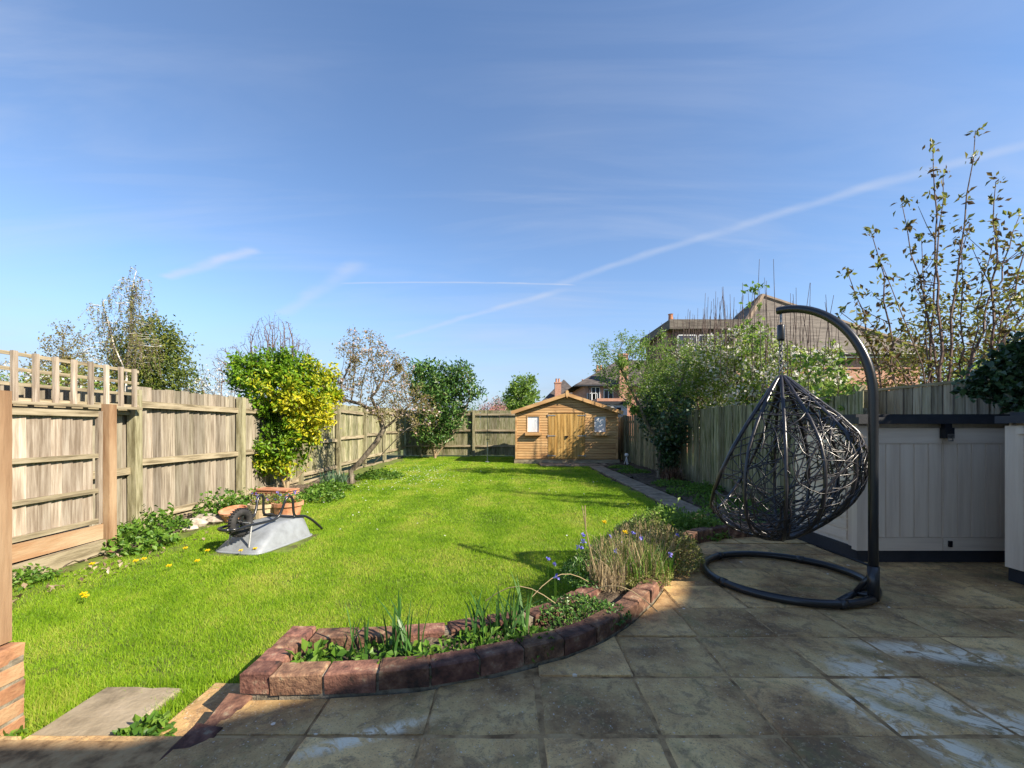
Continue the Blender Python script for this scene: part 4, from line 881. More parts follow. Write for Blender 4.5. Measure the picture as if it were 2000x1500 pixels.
# yellow and green shrub against the left fence
def var_yellow(P, g):
    out = np.clip((P[:, 0] * .5 + P[:, 1] * -.05 - .03) + .22 * np.sin(P[:, 2] * 4.1 + P[:, 0] * 3) + .1, -.4, .5)
    return np.clip(.42 + out * .75 + g.normal(0, .14, len(P)), 0, 1)
tree('golden_shrub', 'tall shrub with yellow and bright green leaves against the left fence', 'shrub', (-4.45, 8.6, LZ),
     [[(0, 0, 0), (.05, 0, .6), (-.1, 0, 1.2), (-.1, 0, 1.9)], [(.0, .0, .1), (.35, .1, .5), (.45, .2, 1.1)], [(.0, 0, .05), (-.2, -.1, .7), (-.5, 0, 1.6)]],
     [(-.15, 0, 2.15, .95, .75, .55), (.45, .05, 1.95, .55, .6, .55), (-.65, 0, 2.4, .5, .45, .32), (-1.0, 0, 2.6, .28, .3, .2), (.75, 0, 2.25, .3, .35, .3), (-.35, 0, 2.65, .3, .3, .2), (.2, 0, 2.6, .35, .35, .22), (.7, -.1, 1.45, .3, .3, .25), (-.55, -.2, .5, .22, .25, .2), (.25, -.05, 1.2, .5, .5, .35), (-.1, -.15, .75, .55, .45, .45), (.1, 0, 1.6, .6, .55, .4)],
     900, .09, .6, .12, L_YELLOW, .085, 26, STEM_TAN, r0=.004, rmax=.045, seed=3, leaf_r=.0075, spread=.06, aspect=.5, varfn=var_yellow)
# leaning blossom tree
tree('crab_apple_tree', 'crooked old crab apple with leaning trunk and fading pink blossom in the left border', 'tree', (-3.72, 10.1, LZ),
     [[(0, 0, 0), (-.02, 0, .3), (.2, 0, .5), (.55, .05, .95), (.72, .05, 1.25), (.62, .05, 1.6), (.45, 0, 2.0)], [(.18, 0, .45), (.55, -.1, .48), (.85, -.15, .8), (1.2, -.2, 1.15)], [(.72, .05, 1.25), (1.0, .1, 1.5), (1.3, .1, 1.8)], [(.62, .05, 1.6), (.2, 0, 1.85), (-.2, 0, 1.95)]],
     [(.3, 0, 2.9, .7, .7, .75), (.95, 0, 2.5, .6, .6, .6), (.9, 0, 1.85, .8, .7, .5), (-.2, 0, 2.2, .5, .6, .45), (1.5, 0, 1.7, .55, .5, .6)],
     1100, .08, .6, .10, L_OLIVE, .05, 7, BARK, r0=.0036, rmax=.085, seed=5, leaf_r=.006, spread=.05, blossom=(L_PINK, .9, .055, .05), ex=2.15)
# big evergreen at the far left corner
tree('evergreen_shrub_tree', 'tall multi stemmed evergreen shrub in the far left corner of the garden', 'tree', (-3.25, 18.3, LZ),
     [[(0, 0, 0), (.1, 0, .6), (.2, 0, 1.5), (.3, 0, 2.6)], [(0, 0, .05), (-.3, .1, .9), (-.6, .1, 2.2)], [(0, 0, .05), (.6, 0, .8), (1.1, 0, 1.6), (1.5, 0, 2.6)], [(0, 0, .05), (-.1, -.1, 1), (-.1, -.1, 2.2)]],
     [(.1, 0, 3.0, 1.35, 1.0, 1.1), (-.55, 0, 3.4, .7, .7, .8), (1.1, 0, 3.3, .75, .7, .9), (.2, 0, 1.8, 1.2, .9, .9), (1.8, 0, 2.7, .45, .4, .35), (-.2, -.2, 1.0, .8, .6, .5)],
     1000, .14, .9, .18, L_EVERG, .16, 14, STEM_TAN, r0=.007, rmax=.08, seed=8, leaf_r=.014, spread=.11, aspect=.42)
# small tree beyond the shed
tree('beech_sapling_tree', 'bushy bright green tree showing above the fence left of the shed', 'tree', (.62, 27, -.2),
     [[(0, 0, 0), (0, 0, 1.2), (.05, 0, 3.0)]], [(0, 0, 3.0, 1.15, 1.1, 1.4), (-.1, 0, 4.0, .7, .7, .75)], 500, .17, 1.0, .22, L_FRESH, .17, 16, BARK, r0=.009, rmax=.09, seed=9, leaf_r=.02, spread=.12)
# trees far left
tree('birch_tree', 'tall weeping birch with white trunk beyond the left fence', 'tree', (-28.6, 32, -.2),
     [[(0, 0, 0), (.1, 0, 3), (.3, 0, 5.6), (.5, 0, 8.5), (.8, 0, 12.2)], [(.3, 0, 5.2), (-.6, 0, 7.2), (-1.2, 0, 9.5)], [(.1, 0, 2.6), (-.9, 0, 4.3), (-1.6, 0, 6)]],
     [(.9, 0, 10.9, 1.6, 1.6, 2.4), (-1.0, 0, 9.5, 1.3, 1.5, 1.9), (-1.8, 0, 7.0, 1.3, 1.4, 1.4), (1.7, 0, 7.4, 1.1, 1.3, 1.8)], 420, .38, 2.4, .5, L_BIRCH, .0, 0, BARK_WHITE, r0=.013, rmax=.30, seed=10, sides=6, ex=2.6)
bt = bpy.data.objects['birch_tree']
def weeping(t, pos_seed, n, zlo):
    g = np.random.default_rng(pos_seed); me = [c for c in t.children if c.name.startswith('trunk')][0].data
    V = np.empty(len(me.vertices) * 3, np.float32); me.vertices.foreach_get('co', V); V = V.reshape(-1, 3); V = V[V[:, 2] > zlo]; P = V[g.choice(len(V), n)]
    lb_ = MB(); st = MB()
    for p in P:
        L_ = g.uniform(.5, 1.9); m = int(L_ / .11); s = np.linspace(0, 1, m)[:, None]; d = g.normal(0, .22, 3); d[2] = -1
        q = p + s * L_ * d + g.normal(0, .05, (m, 3)); leaves(lb_, q, .135, g, .6, .1, .35); st.tube(np.array([p, p + .5 * L_ * d, p + L_ * d]), .008, 3, cap=False)
    lb_.build('crown', L_BIRCH, t); st.build('hanging_twigs', BARK_RED, t)
weeping(bt, 4, 430, 6.3)
def dense(name, label, loc, els, n, leafm, size, seed, trunk_h, aspect=.45, shell=.35, cat='tree', bark=BARK, group=None, spikes=0):
    g = np.random.default_rng(seed); t = thing(name, label, cat, loc, 0, group); wts = np.array([e[3] * e[4] + e[4] * e[5] + e[3] * e[5] for e in els]); wts = wts / wts.sum(); lb_ = MB()
    for e, k in zip(els, (wts * n).astype(int) + 1):
        nc = max(8, k // 22); d = rand_unit(g, nc); r = 1 - shell * g.uniform(0, 1, nc) ** 1.5; r *= 1 + .12 * np.sin(d[:, 0] * 5 + seed) * np.cos(d[:, 2] * 6)
        C = np.array(e[:3]) + d * r[:, None] * np.array(e[3:6]); i = g.integers(0, nc, k); sp = .13 * min(e[3:6]) + size * .5
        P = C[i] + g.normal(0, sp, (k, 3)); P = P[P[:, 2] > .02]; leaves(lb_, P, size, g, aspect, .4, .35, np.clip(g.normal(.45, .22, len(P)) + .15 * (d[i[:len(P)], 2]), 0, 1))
    lb_.build('crown', leafm, t)
    tb = MB(); e0 = els[0]
    tb.tube([[0, 0, 0], [e0[0] * .5, e0[1] * .5, trunk_h], [e0[0], e0[1], e0[2]]], [.05 * e0[3] + .02, .035 * e0[3] + .015, .015], 6)
    for e in els:
        for _ in range(3):
            q = rand_unit(g, 1)[0] * np.array(e[3:6]) * .7 + np.array(e[:3]); tb.tube([[e0[0] * .3, e0[1] * .3, trunk_h * .6], [(q[0] + e0[0]) / 2, (q[1] + e0[1]) / 2, q[2] * .75], q], [.025 * e0[3] + .008, .015 * e0[3] + .006, .006], 4, cap=False)
    tb.build('trunk', bark, t, True); return t
dense('yew_tree', 'dense dark olive conifer standing behind the white birch', (-30.6, 37, -.2), [(0, 0, 6.4, 2.7, 2.6, 3.9), (1.2, 0, 3.8, 2.9, 2.6, 3.4), (-1.2, 0, 4, 2.6, 2.4, 3.0), (.4, 0, 8.6, 1.3, 1.3, 2.0)], 15000, L_YEW, .30, 21, 2.0)
tree('maple_tree', 'airy bronze budded tree standing left of the birch', 'tree', (-41.5, 40, -.2), [[(0, 0, 0), (.1, 0, 4), (.2, 0, 8)], [(.1, 0, 3.5), (-1.5, 0, 6)]], [(.3, 0, 8.9, 1.7, 1.7, 2.2), (-1.2, 0, 6.6, 1.9, 1.8, 1.6), (1.6, 0, 6.4, 1.7, 1.6, 1.6)], 600, .34, 2.2, .42, L_OLIVE, .2, 8, BARK, r0=.014, rmax=.2, seed=12, leaf_r=.03, spread=.2)
dense('garden_bush', 'rounded mixed green bush seen through the trellis', (-15.6, 14.5, -.2), [(0, 0, 1.6, 1.4, 1.2, 1.5), (1.6, 0, 1.5, 1.2, 1.1, 1.3), (-1.4, 0, 1.7, 1.2, 1.2, 1.5)], 4200, L_FRESH, .12, 31, .6, cat='bush')
tree('pear_tree', 'sparse white blossoming tree showing through the left trellis bars', 'tree', (-18.6, 16.5, -.2), [[(0, 0, 0), (0, 0, 1.5)]], [(0, 0, 2.7, 1.7, 1.3, 1.4), (1.8, 0, 2.5, 1.2, 1.1, 1.2)], 420, .2, 1.2, .25, L_OLIVE, .07, 2, BARK_RED, r0=.006, rmax=.08, seed=13, leaf_r=.012, spread=.08, blossom=(L_BLOSSOM, 2, .09, .1))
tree('olive_bush_tree', 'loose olive green tree between the bronze tree and the birch', 'tree', (-30.6, 30, -.2), [[(0, 0, 0), (0, 0, 3)]], [(0, 0, 4.4, 1.6, 1.6, 1.3), (1.6, 0, 4.2, 1.5, 1.4, 1.5), (-1.8, 0, 4.2, 1.4, 1.3, 1.4)], 420, .3, 1.8, .4, L_BIRCH, .22, 12, BARK, r0=.012, rmax=.12, seed=14, leaf_r=.03, spread=.18)
# bare twiggy tree
tree('bare_tree', 'bare tree of many fine upright twigs rising behind the golden shrub', 'tree', (-13.0, 23.5, -.2), [[(0, 0, 0), (.1, 0, 1.6), (.1, 0, 3.6)], [(.1, 0, 1.6), (-.7, 0, 3.6)], [(.1, 0, 1.5), (.9, 0, 3.6)]], [(.1, 0, 5.6, 1.5, 1.2, 1.9), (-1.7, 0, 4.5, 1.6, 1.1, 1.4), (1.3, 0, 4.9, 1.1, 1.0, 1.6)], 2200, .15, 1.1, .16, L_OLIVE, .06, 1, BARK_RED, r0=.009, rmax=.1, seed=15, leaf_r=.012, bias=(0, 0, .55), ex=2.2)
tree('plum_tree', 'sparse pale blossoming tree behind the left fence near the golden shrub', 'tree', (-13.2, 19.5, -.2), [[(0, 0, 0), (.0, 0, 1.4), (.2, 0, 2.2)]], [(.2, 0, 3.2, 1.25, 1.0, 1.35), (-.7, 0, 2.6, 1.0, .9, .9)], 420, .15, 1.0, .2, L_OLIVE, .06, 1, BARK_RED, r0=.006, rmax=.07, seed=16, leaf_r=.010, spread=.07, blossom=(L_BLOSSOM, 2, .075, .08), bias=(0, 0, .3))
dense('pink_bush', 'small pink flowering tree far off beyond the back fence', (-1.1, 33, -.2), [(0, 0, 2.5, 1.0, 1.0, .95), (-.8, 0, 2.2, .8, .8, .8)], 1500, leafmat('far_pink_blossom', [(.20, .07, .07), (.42, .24, .24), (.55, .4, .4)], trans=.3), .14, 33, .8)
dense('far_dark_tree', 'dark green tree far off between the pink tree and the sapling', (-.6, 38, -.2), [(0, 0, 2.9, 1.2, 1.1, 1.3), (-2.4, 0, 2.1, 1.5, 1.1, 1.2)], 1800, L_EVERG, .18, 34, .8)
# apple tree on the right
ap = tree('apple_tree', 'old apple tree with sparse fresh leaves in the right border', 'tree', (3.75, 11.1, LZ),
     [[(0, 0, 0), (.0, 0, .5), (.08, 0, .95)], [(.08, 0, .9), (-.25, -.05, 1.25), (-.5, -.1, 1.75), (-.75, -.1, 2.3), (-1.0, -.1, 2.8)], [(.08, 0, .95), (.35, 0, 1.5), (.5, 0, 2.2), (.7, 0, 2.9)], [(-.5, -.1, 1.75), (-.9, -.2, 2.0), (-1.35, -.2, 2.3)], [(.35, 0, 1.5), (.8, -.1, 1.9)]],
     [(-.9, -.1, 2.9, .75, .7, .85), (.4, 0, 2.75, .95, .8, .8), (-.1, 0, 2.1, .95, .8, .6), (1.1, 0, 2.2, .7, .7, .7), (-1.45, -.1, 3.0, .4, .4, .6), (-.2, 0, 3.3, .8, .6, .5)], 1300, .09, .65, .11, L_FRESH, .055, 11, BARK, r0=.0038, rmax=.075, seed=18, leaf_r=.0065, spread=.05, blossom=(L_BLOSSOM, .18, .045, .04))
g = np.random.default_rng(41)
iv = MB(); nc = 110; zc = g.beta(2.0, 1.5, nc) * 2.1 + .1; rc = .08 + .62 * np.clip((zc - .7) / .8, 0, 1) * np.clip((2.5 - zc) / .6, .3, 1); tc_ = g.uniform(0, 6.28, nc)
C_ = np.stack([3.95 + rc * np.cos(tc_) * .8, 11.0 + 1.5 * rc * np.sin(tc_) * g.uniform(.3, 1.3, nc), zc + LZ], 1); P = C_[g.integers(0, nc, 3400)] + g.normal(0, .10, (3400, 3)); P[:, 0] = np.minimum(P[:, 0], 4.5); leaves(iv, P, .085, g, .85, .5)
ivt = thing('ivy_on_apple', 'dark ivy climbing the apple tree trunk and the fence behind it', 'ivy', (0, 0, 0)); iv.build('foliage', L_IVY, ivt)
mb = MB()
for k in range(7): mb.tube([[3.85 + .05 * k, 11.0, LZ], [3.8 + .07 * k, 11.05, .5], [3.75 + .1 * k, 11.1, 1.4]], [.02, .014, .006], 5, cap=False)
mb.build('stems', BARK, ivt)['kind'] = 'stuff'
# flowering hedge beyond the right fence
HB = leafmat('hedge_spring_leaves', [(.10, .16, .03), (.22, .32, .05), (.38, .46, .11)], trans=.5)
for k, (x, y, h, lab) in enumerate(((5.5, 15.2, 4.0, 'twiggy green hedge tree beyond the right fence, farthest of the row by the shed'), (5.5, 12.8, 4.1, 'hedge tree with white flowers beyond the right fence behind the apple tree'), (5.4, 10.4, 3.9, 'white flowering hedge tree with upright twigs right of the apple tree'), (5.4, 8.5, 3.1, 'white flowering hedge tree beyond the fence left of the egg chair chain'), (5.3, 7.7, 1.95, 'leafy hedge tree beyond the fence directly behind the egg chair'))):
    tree('hedge_tree', lab, 'tree', (x, y, -.2), [[(0, 0, 0), (0, 0, 1.2), (.1, 0, 1.8)], [(0, 0, 1.0), (-.3, .5, 1.8)], [(0, 0, 1.0), (-.2, -.5, 1.8)]],
         [(0, 0, h - .9, .95, 1.2, .8), (-.25, .4, h - 1.4, .8, .9, .7), (-.2, -.5, h - 1.3, .8, .8, .65), (-.1, 0, 1.7, .8, 1.1, .6)], 700, .12, .8, .16, HB, .08, 16, BARK_RED, r0=.005, rmax=.06, seed=50 + k, leaf_r=.009, spread=.08, blossom=(L_BLOSSOM, 8 if 0 < k < 4 else 2, .065, .06), group='hedge trees beyond the right fence')
    t = [o for o in bpy.data.objects if o.name.startswith('hedge_tree') and o.parent is None][-1]
    g = np.random.default_rng(70 + k); tw = MB()
    for _ in range(60 if k < 4 else 8):
        b0 = np.array([g.normal(-.1, .45), g.normal(0, .75), h - .75 + g.uniform(-.2, .25)]); L_ = g.uniform(.6, 1.5); d = np.array([g.normal(0, .06), g.normal(0, .06), 1]); tw.tube([b0, b0 + d * L_ * .5, b0 + d * L_ + [g.normal(0, .02), g.normal(0, .02), 0]], [.008, .0065, .004], 4, cap=False)
    tw.build('upright_shoots', BARK_RED, t)['kind'] = 'stuff'
for k, (x, y, h, lab) in enumerate(((4.75, 8.9, 4.0, 'thin maple sapling with leafy tip rising above the hedge left of the chair chain'), (4.75, 6.75, 2.2, 'maple sapling with fresh leaves behind the top of the egg chair'), (4.8, 6.1, 2.0, 'young maple beside the curved chair stand in front of the brick house'))):
    g = np.random.default_rng(90 + k); t = thing('maple_sapling', lab, 'sapling', (x, y, -.2), 0, 'maple saplings'); st = MB(); lf_ = MB()
    for s_ in range(3):
        hh = h * (1, .72, .8)[s_] + .2; bx, by = g.normal(0, .12, 2); tx, ty = g.normal(0, .15, 2); zs = np.linspace(0, 1, 9); P = np.stack([bx + tx * zs + .02 * np.sin(zs * 9), by + ty * zs, zs * hh], 1); q_ = MB(); q_.tube(P, np.linspace(.014, .004, 9), 5); q_.build('stem', BARK_RED, t)
        for q in np.arange(.45, 1.0, .075):
            c = np.array([np.interp(q, zs, P[:, i]) for i in range(3)])
            for a_ in (0, math.pi):
                aa = a_ + q * 25; e = c + np.array([math.cos(aa), math.sin(aa), .6]) * .16; st.tube([c, e], .003, 3, cap=False); m = 6; leaves(lf_, np.repeat(e[None], m, 0) + g.normal(0, .04, (m, 3)), .10, g, .65, .5)
        leaves(lf_, P[-1] + g.normal(0, .05, (22, 3)), .10, g, .65, .5)
    st.build('leaf_stalks', BARK_RED, t)['kind'] = 'stuff'; lf_.build('crown', L_FRESH, t)
# copper leaved cherry at the right
g = np.random.default_rng(101); cht = thing('cherry_tree', 'young cherry with bare wands tipped in copper leaves rising over the right fence', 'tree', (5.75, 5.7, -.2)); st = MB(); lf_ = MB()
def wand(b, d, L_, r, depth, leafy):
    n = 9; P = [np.array(b, float)]; d = np.array(d, float); d /= np.linalg.norm(d)
    for i_ in range(n): d = d + g.normal(0, .06, 3) + np.array([0, 0, .05]); d /= np.linalg.norm(d); P.append(P[-1] + d * L_ / n)
    P = np.array(P); st.tube(P, np.linspace(r, max(.0035, r * .3), n + 1), 5 if r > .01 else 4, cap=False)
    if depth > 0:
        for k in range(3):
            q = g.integers(2, n - 2); dd = d * .6 + np.array([g.normal(0, .7), g.normal(0, .7), g.uniform(.0, .6)]); wand(P[q], dd, L_ * g.uniform(.34, .55), r * .5, depth - 1, True)
    if leafy:
        k0 = int(n * .55)
        for i_ in range(k0, n + 1):
            m = (4 if depth == 0 else 3) + 3 * (i_ == n); leaves(lf_, P[i_] + g.normal(0, .035, (m, 3)), .085, g, .5, .2, .3)
for k, (tx, ty, w0) in enumerate(((1905, 255, 1), (1822, 285, 1), (1842, 340, 1), (1945, 355, 1), (1762, 400, 1), (1992, 420, 1), (1702, 455, 1), (1948, 440, 0), (1655, 530, 1), (1642, 610, 0), (1722, 515, 0), (1872, 470, 0), (2040, 380, 1), (2080, 500, 1), (1800, 470, 0), (1690, 620, 0), (1985, 540, 0))):
    Y_ = 5.7 + g.normal(0, .25); tip = np.array([px_(tx, Y_) - 5.75, Y_ - 5.7, pz(ty, Y_) + .2]); b0 = np.array([g.normal(0, .16) + .25 * np.sign(tip[0]) * (k % 3 == 0), g.normal(0, .1), 0 if k % 2 == 0 else 1.0])
    c1 = b0 + np.array([(tip[0] - b0[0]) * .25, 0, (tip[2] - b0[2]) * .45]); s_ = np.linspace(0, 1, 15)[:, None]; P = (1 - s_) ** 2 * b0 + 2 * s_ * (1 - s_) * c1 + s_ ** 2 * tip; P[1:-1] += g.normal(0, .018, (13, 3))
    st.tube(P, np.linspace(.026 if w0 else .016, .004, 15), 5, cap=False)
    for q in range(9, 15):
        m = 12 if q > 10 else 4; leaves(lf_, P[q] + g.normal(0, .04, (m, 3)), .085, g, .5, .2, .3)
    for _ in range(5):
        q = int(g.integers(4, 12)); d = np.array([g.normal(0, .5), g.normal(0, .4), g.uniform(.3, .9)]); L_ = g.uniform(.25, .65); e = P[q] + d * L_; mid = P[q] + d * L_ * .5 + [0, 0, -.03]; st.tube([P[q], mid, e], [.007, .005, .003], 4, cap=False); m = int(g.integers(4, 12)); leaves(lf_, e + g.normal(0, .06, (m, 3)), .075, g, .5, .2, .3); leaves(lf_, mid + g.normal(0, .05, (2, 3)), .07, g, .5, .2, .3)
st.build('trunk', BARK_RED, cht); lf_.build('crown', L_COPPER, cht)
dense('right_backdrop_tree', 'olive and yellow green tree filling the right edge behind the cherry', (11.3, 10.5, -.2), [(0, 0, 3.2, 1.6, 1.4, 1.5), (-1.4, 0, 2.4, 1.3, 1.2, 1.2), (1.0, 0, 2.4, 1.4, 1.2, 1.4)], 6500, L_COPPER, .12, 36, 1.2)
dense('hazel_bush', 'loose yellow green bush under the cherry stems behind the near fence', (7.9, 6.9, -.2), [(0, 0, 1.9, .9, .8, .9), (-.8, 0, 1.6, .6, .6, .6)], 1700, L_FRESH, .075, 37, .7, cat='bush')
# ivy mass on the near right fence
g = np.random.default_rng(43); iv = MB(); n = 9000; y = g.uniform(2.2, 4.15, n); z = g.uniform(1.0, 1.0, n); top = 2.22 - .7 * np.clip((y - 3.3) / .8, 0, 1) + .1 * np.sin(y * 7); z = 1.15 + (top - 1.15) * g.uniform(0, 1, n) ** .7
x = 4.5 - .28 * np.sin(np.clip((z - 1.0) / 1.1, 0, 1) * math.pi) * g.uniform(.2, 1.1, n) + g.normal(0, .06, n); k = z > 1.25 + .3 * np.clip((y - 3.7) / .5, 0, 1)
leaves(iv, np.stack([x, y, z], 1)[k], .058, g, .85, .4)
ivm = thing('ivy_bush', 'dark ivy mass spilling over the fence above the second storage shed', 'ivy'); iv.build('foliage', L_IVY, ivm)
mb = MB()
for k in range(9): yy = 2.3 + .2 * k; mb.tube([[4.55, yy, 0], [4.5, yy + .05, 1.0], [4.42, yy + .1, 1.7]], [.02, .015, .006], 5, cap=False)
mb.build('stems', BARK, ivm)['kind'] = 'stuff'

# ------------------------------------------------------------------ low plants
def clump(name, label, cat, loc, n, rad, h, leafm, size, seed, aspect=.6, group=None, up=.6, stems=0):
    g = np.random.default_rng(seed); t = thing(name, label, cat, loc, 0, group); lb_ = MB(); r = np.sqrt(g.uniform(0, 1, n)) ; a_ = g.uniform(0, 2 * math.pi, n); rx, ry = (rad if isinstance(rad, tuple) else (rad, rad))
    bump_ = .65 + .35 * np.sin(a_ * 3 + seed) * np.cos(r * 5 + seed)
    z = h * (1 - r ** 2 * .75) * g.uniform(.15, 1, n) ** .7 * bump_
    leaves(lb_, np.stack([rx * r * np.cos(a_), ry * r * np.sin(a_), z + .01], 1), size, g, aspect, up); lb_.build('foliage', leafm, t)
    sb = MB(); k = max(5, n // 40); r = np.sqrt(g.uniform(0, .8, k)); a_ = g.uniform(0, 2 * math.pi, k)
    for q, b in zip(r, a_): sb.tube([[rx * q * math.cos(b) * .6, ry * q * math.sin(b) * .6, -.01], [rx * q * math.cos(b), ry * q * math.sin(b), h * (1 - q * q * .75) * .8]], .0025, 3, cap=False)
    sb.build('stems', L_WEED if leafm != L_HEATH else L_DRY, t)['kind'] = 'stuff'; return t
def spikes(name, label, cat, loc, n, rad, h, leafm, wd, seed, lean=.3, group=None, part='blades'):
    g = np.random.default_rng(seed); t = thing(name, label, cat, loc, 0, group); mb = MB()
    for _ in range(n):
        a_ = g.uniform(0, 2 * math.pi); q = rad * math.sqrt(g.uniform()); hh = h * g.uniform(.6, 1.1); b = g.uniform(0, 2 * math.pi); l = abs(g.normal(0, lean)) * hh
        base = np.array([q * math.cos(a_), q * math.sin(a_), -.01]); s = np.linspace(0, 1, 6); c = base + np.stack([math.cos(b) * l * s ** 2, math.sin(b) * l * s ** 2, hh * (s - .12 * s ** 2 * (l / hh) * 2)], 1)
        w_ = wd * np.array([.7, 1, 1, .9, .65, .08])[:, None]; pd = np.array([-math.sin(b + g.normal(0, .6)), math.cos(b + g.normal(0, .6)), 0]); V = np.concatenate([c - pd * w_ / 2, c + pd * w_ / 2]); i_ = np.arange(5)
        mb.add(V, np.stack([i_, i_ + 6, i_ + 7, i_ + 1], 1), g.uniform())
    mb.build(part, leafm, t); return t
DF = [(-.74, 2.09, 9, .06, .27, 'small clump of daffodil leaves at the left end of the brick planter'), (-.53, 2.10, 22, .09, .33, 'upright daffodil leaves in the left half of the brick planter'), (-.17, 2.25, 16, .08, .29, 'spreading daffodil leaves near the middle of the brick planter'), (.0, 2.29, 30, .10, .34, 'fullest clump of daffodil leaves in the brick planter')]
for k, (x, y, n, r_, h, lab) in enumerate(DF): spikes('daffodil_leaves', lab, 'plant', (x, y, .03), n, r_, h, L_DAFF, .013, 200 + k, .32, 'daffodil clumps in the planter', 'leaf_blades')
clump('primula_plant', 'round leaved low plant in the left corner of the planter', 'plant', (-.93, 2.03, .04), 90, .12, .07, L_WEED, .06, 210)
clump('planter_weeds', 'low green weeds under the daffodils in the planter', 'weeds', (-.55, 2.05, .04), 320, (.42, .12), .07, L_WEED, .045, 211)
clump('planter_weeds', 'low leaves around the fullest daffodil clump', 'weeds', (-.05, 2.22, .04), 320, (.32, .14), .08, L_WEED, .045, 212)
clump('vinca_plant', 'small leaved green ground cover in front of the stump', 'plant', (.4, 2.55, .04), 1300, (.30, .20), .12, L_EVERG, .026, 213, .5)
clump('vinca_plant', 'dark leafy cover with blue flowers on the lawn side of the stump', 'plant', (.52, 3.15, .05), 800, (.16, .28), .22, L_EVERG, .03, 214, .5)
def strawgrass(name, label, loc, n, rad, h, seed, mat=L_DRY, wd=.004): return spikes(name, label, 'dry grass', loc, n, rad, h, mat, wd, seed, .45, None, 'straw_stems')
strawgrass('dry_grass', 'straw coloured dry stems standing behind the stump', (.84, 3.24, .04), 340, .26, .34, 221)
strawgrass('dry_grass', 'pale dead stems between the straw clump and the heather', (1.05, 3.52, .03), 170, .25, .34, 229)
strawgrass('dry_grass', 'fringe of dead grass hanging over the wooden stump', (.66, 3.0, .08), 260, .14, .2, 222)
clump('lavender_plant', 'grey green herb growing among the dry stems', 'plant', (.85, 3.36, .04), 4200, (.34, .48), .32, L_HEATH, .03, 223, .35)
spikes('green_shoots', 'fine green shoots mixed into the dry grass clump', 'plant', (.86, 3.3, .04), 520, .34, .3, L_WEED, .006, 224, .35, None, 'shoots')
clump('heather_shrub', 'low rounded heather spilling over the planter wall onto the patio', 'shrub', (1.2, 3.78, .02), 6500, (.40, .52), .42, L_HEATH, .028, 225, .4)
clump('sedum_mat', 'bright green ground cover at the far end of the bed', 'plant', (1.75, 4.75, -.02), 3000, (.6, .42), .40, L_FRESH, .045, 226, .6)
clump('cotoneaster', 'dark green low shrub on the kerb behind the egg chair', 'shrub', (2.5, 4.85, -.02), 1600, (.55, .22), .22, L_EVERG, .035, 227, .5)
# blue and yellow flowers in the planter
g = np.random.default_rng(230); 
for k in range(16):
    x, y = [(.45, 3.0), (.55, 3.3), (.75, 3.2), (.95, 3.35), (1.1, 3.1), (.3, 2.6)][k % 6]; x += g.normal(0, .1); y += g.normal(0, .12)
    t = thing('blue_flower', 'tiny blue flower among the planter foliage', 'flower', (x, y, .05), 0, 'blue flowers in the planter'); hh = g.uniform(.14, .3); mb = MB(); leaves(mb, np.repeat([[0, 0, hh]], 7, 0) + g.normal(0, .003, (7, 3)), .022, g, .8, .3); mb.build('petals', L_BLUE, t); mb = MB(); mb.tube([[0, 0, -.02], [0, 0, hh]], .0015, 3); mb.build('stem', L_WEED, t)
def dandelion(x, y, z, h, lab, grp):
    t = thing('dandelion', lab, 'flower', (x, y, z), 0, grp); n = 22; a_ = np.linspace(0, 2 * math.pi, n, False); d = np.stack([np.cos(a_), np.sin(a_), np.full(n, .35)], 1); mb = MB(); leaves(mb, np.tile([[0, 0, h]], (n, 1)), .024, np.random.default_rng(1), .4, .2, .2, None, d); mb.build('petals', L_DAND, t)
    mb = MB(); mb.tube([[0, 0, -.01], [0, 0, h]], .002, 4); mb.build('stem', L_WEED, t)
for (x, y, h, lab) in ((.83, 3.2, .33, 'yellow dandelion among the dry planter stems, nearer the patio'), (.72, 3.4, .36, 'yellow dandelion among the dry planter stems, nearer the lawn')): dandelion(x, y, .05, h, lab, 'dandelions in the planter')
for (a_, b_) in ((163, 1173), (265, 1106), (281, 1102), (362, 1080), (385, 1106), (330, 1116), (405, 1085), (498, 1081), (180, 1112), (167, 1178), (470, 1085)):
    x, y = gp(a_, b_, LZ); dandelion(x, y, LZ, .05, 'yellow dandelion flower open in the near left lawn', 'dandelions in the lawn')
# dry twig
mb = MB(); x, y = gp(1165, 1160, .05); tg = thing('dead_stalk', 'tall dead stalk leaning out of the planter', 'stalk', (.55, 2.95, .04)); mb.tube([[.06, 0, 0], [0, 0, .2], [-.05, 0, .42], [-.055, 0, .58]], [.006, .005, .004, .005], 5); mb.build('stem', L_DRY, tg); mb = MB(); mb.tube([[-.05, 0, .42], [-.075, 0, .58]], .003, 4); mb.build('side_shoot', L_DRY, tg)
g = np.random.default_rng(5)
for k, lab in enumerate(('bent dry stem lying over the planter weeds', 'long dry stem fallen across the planter toward the wall', 'dry stalk trailing over the lawn side wall')):
    t = thing('fallen_stem', lab, 'stem', ((.25, .45, .5)[k], (2.5, 2.65, 2.85)[k], .1)); mb = MB(); s = np.linspace(0, 1, 7); a_ = (2.9, -.5, 3.6)[k]; mb.tube(np.stack([math.cos(a_) * .42 * s, math.sin(a_) * .42 * s, .1 * np.sin(s * 3) + .04 * (1 - s)], 1), .0028, 4); mb.build('stem', L_DRY, t)
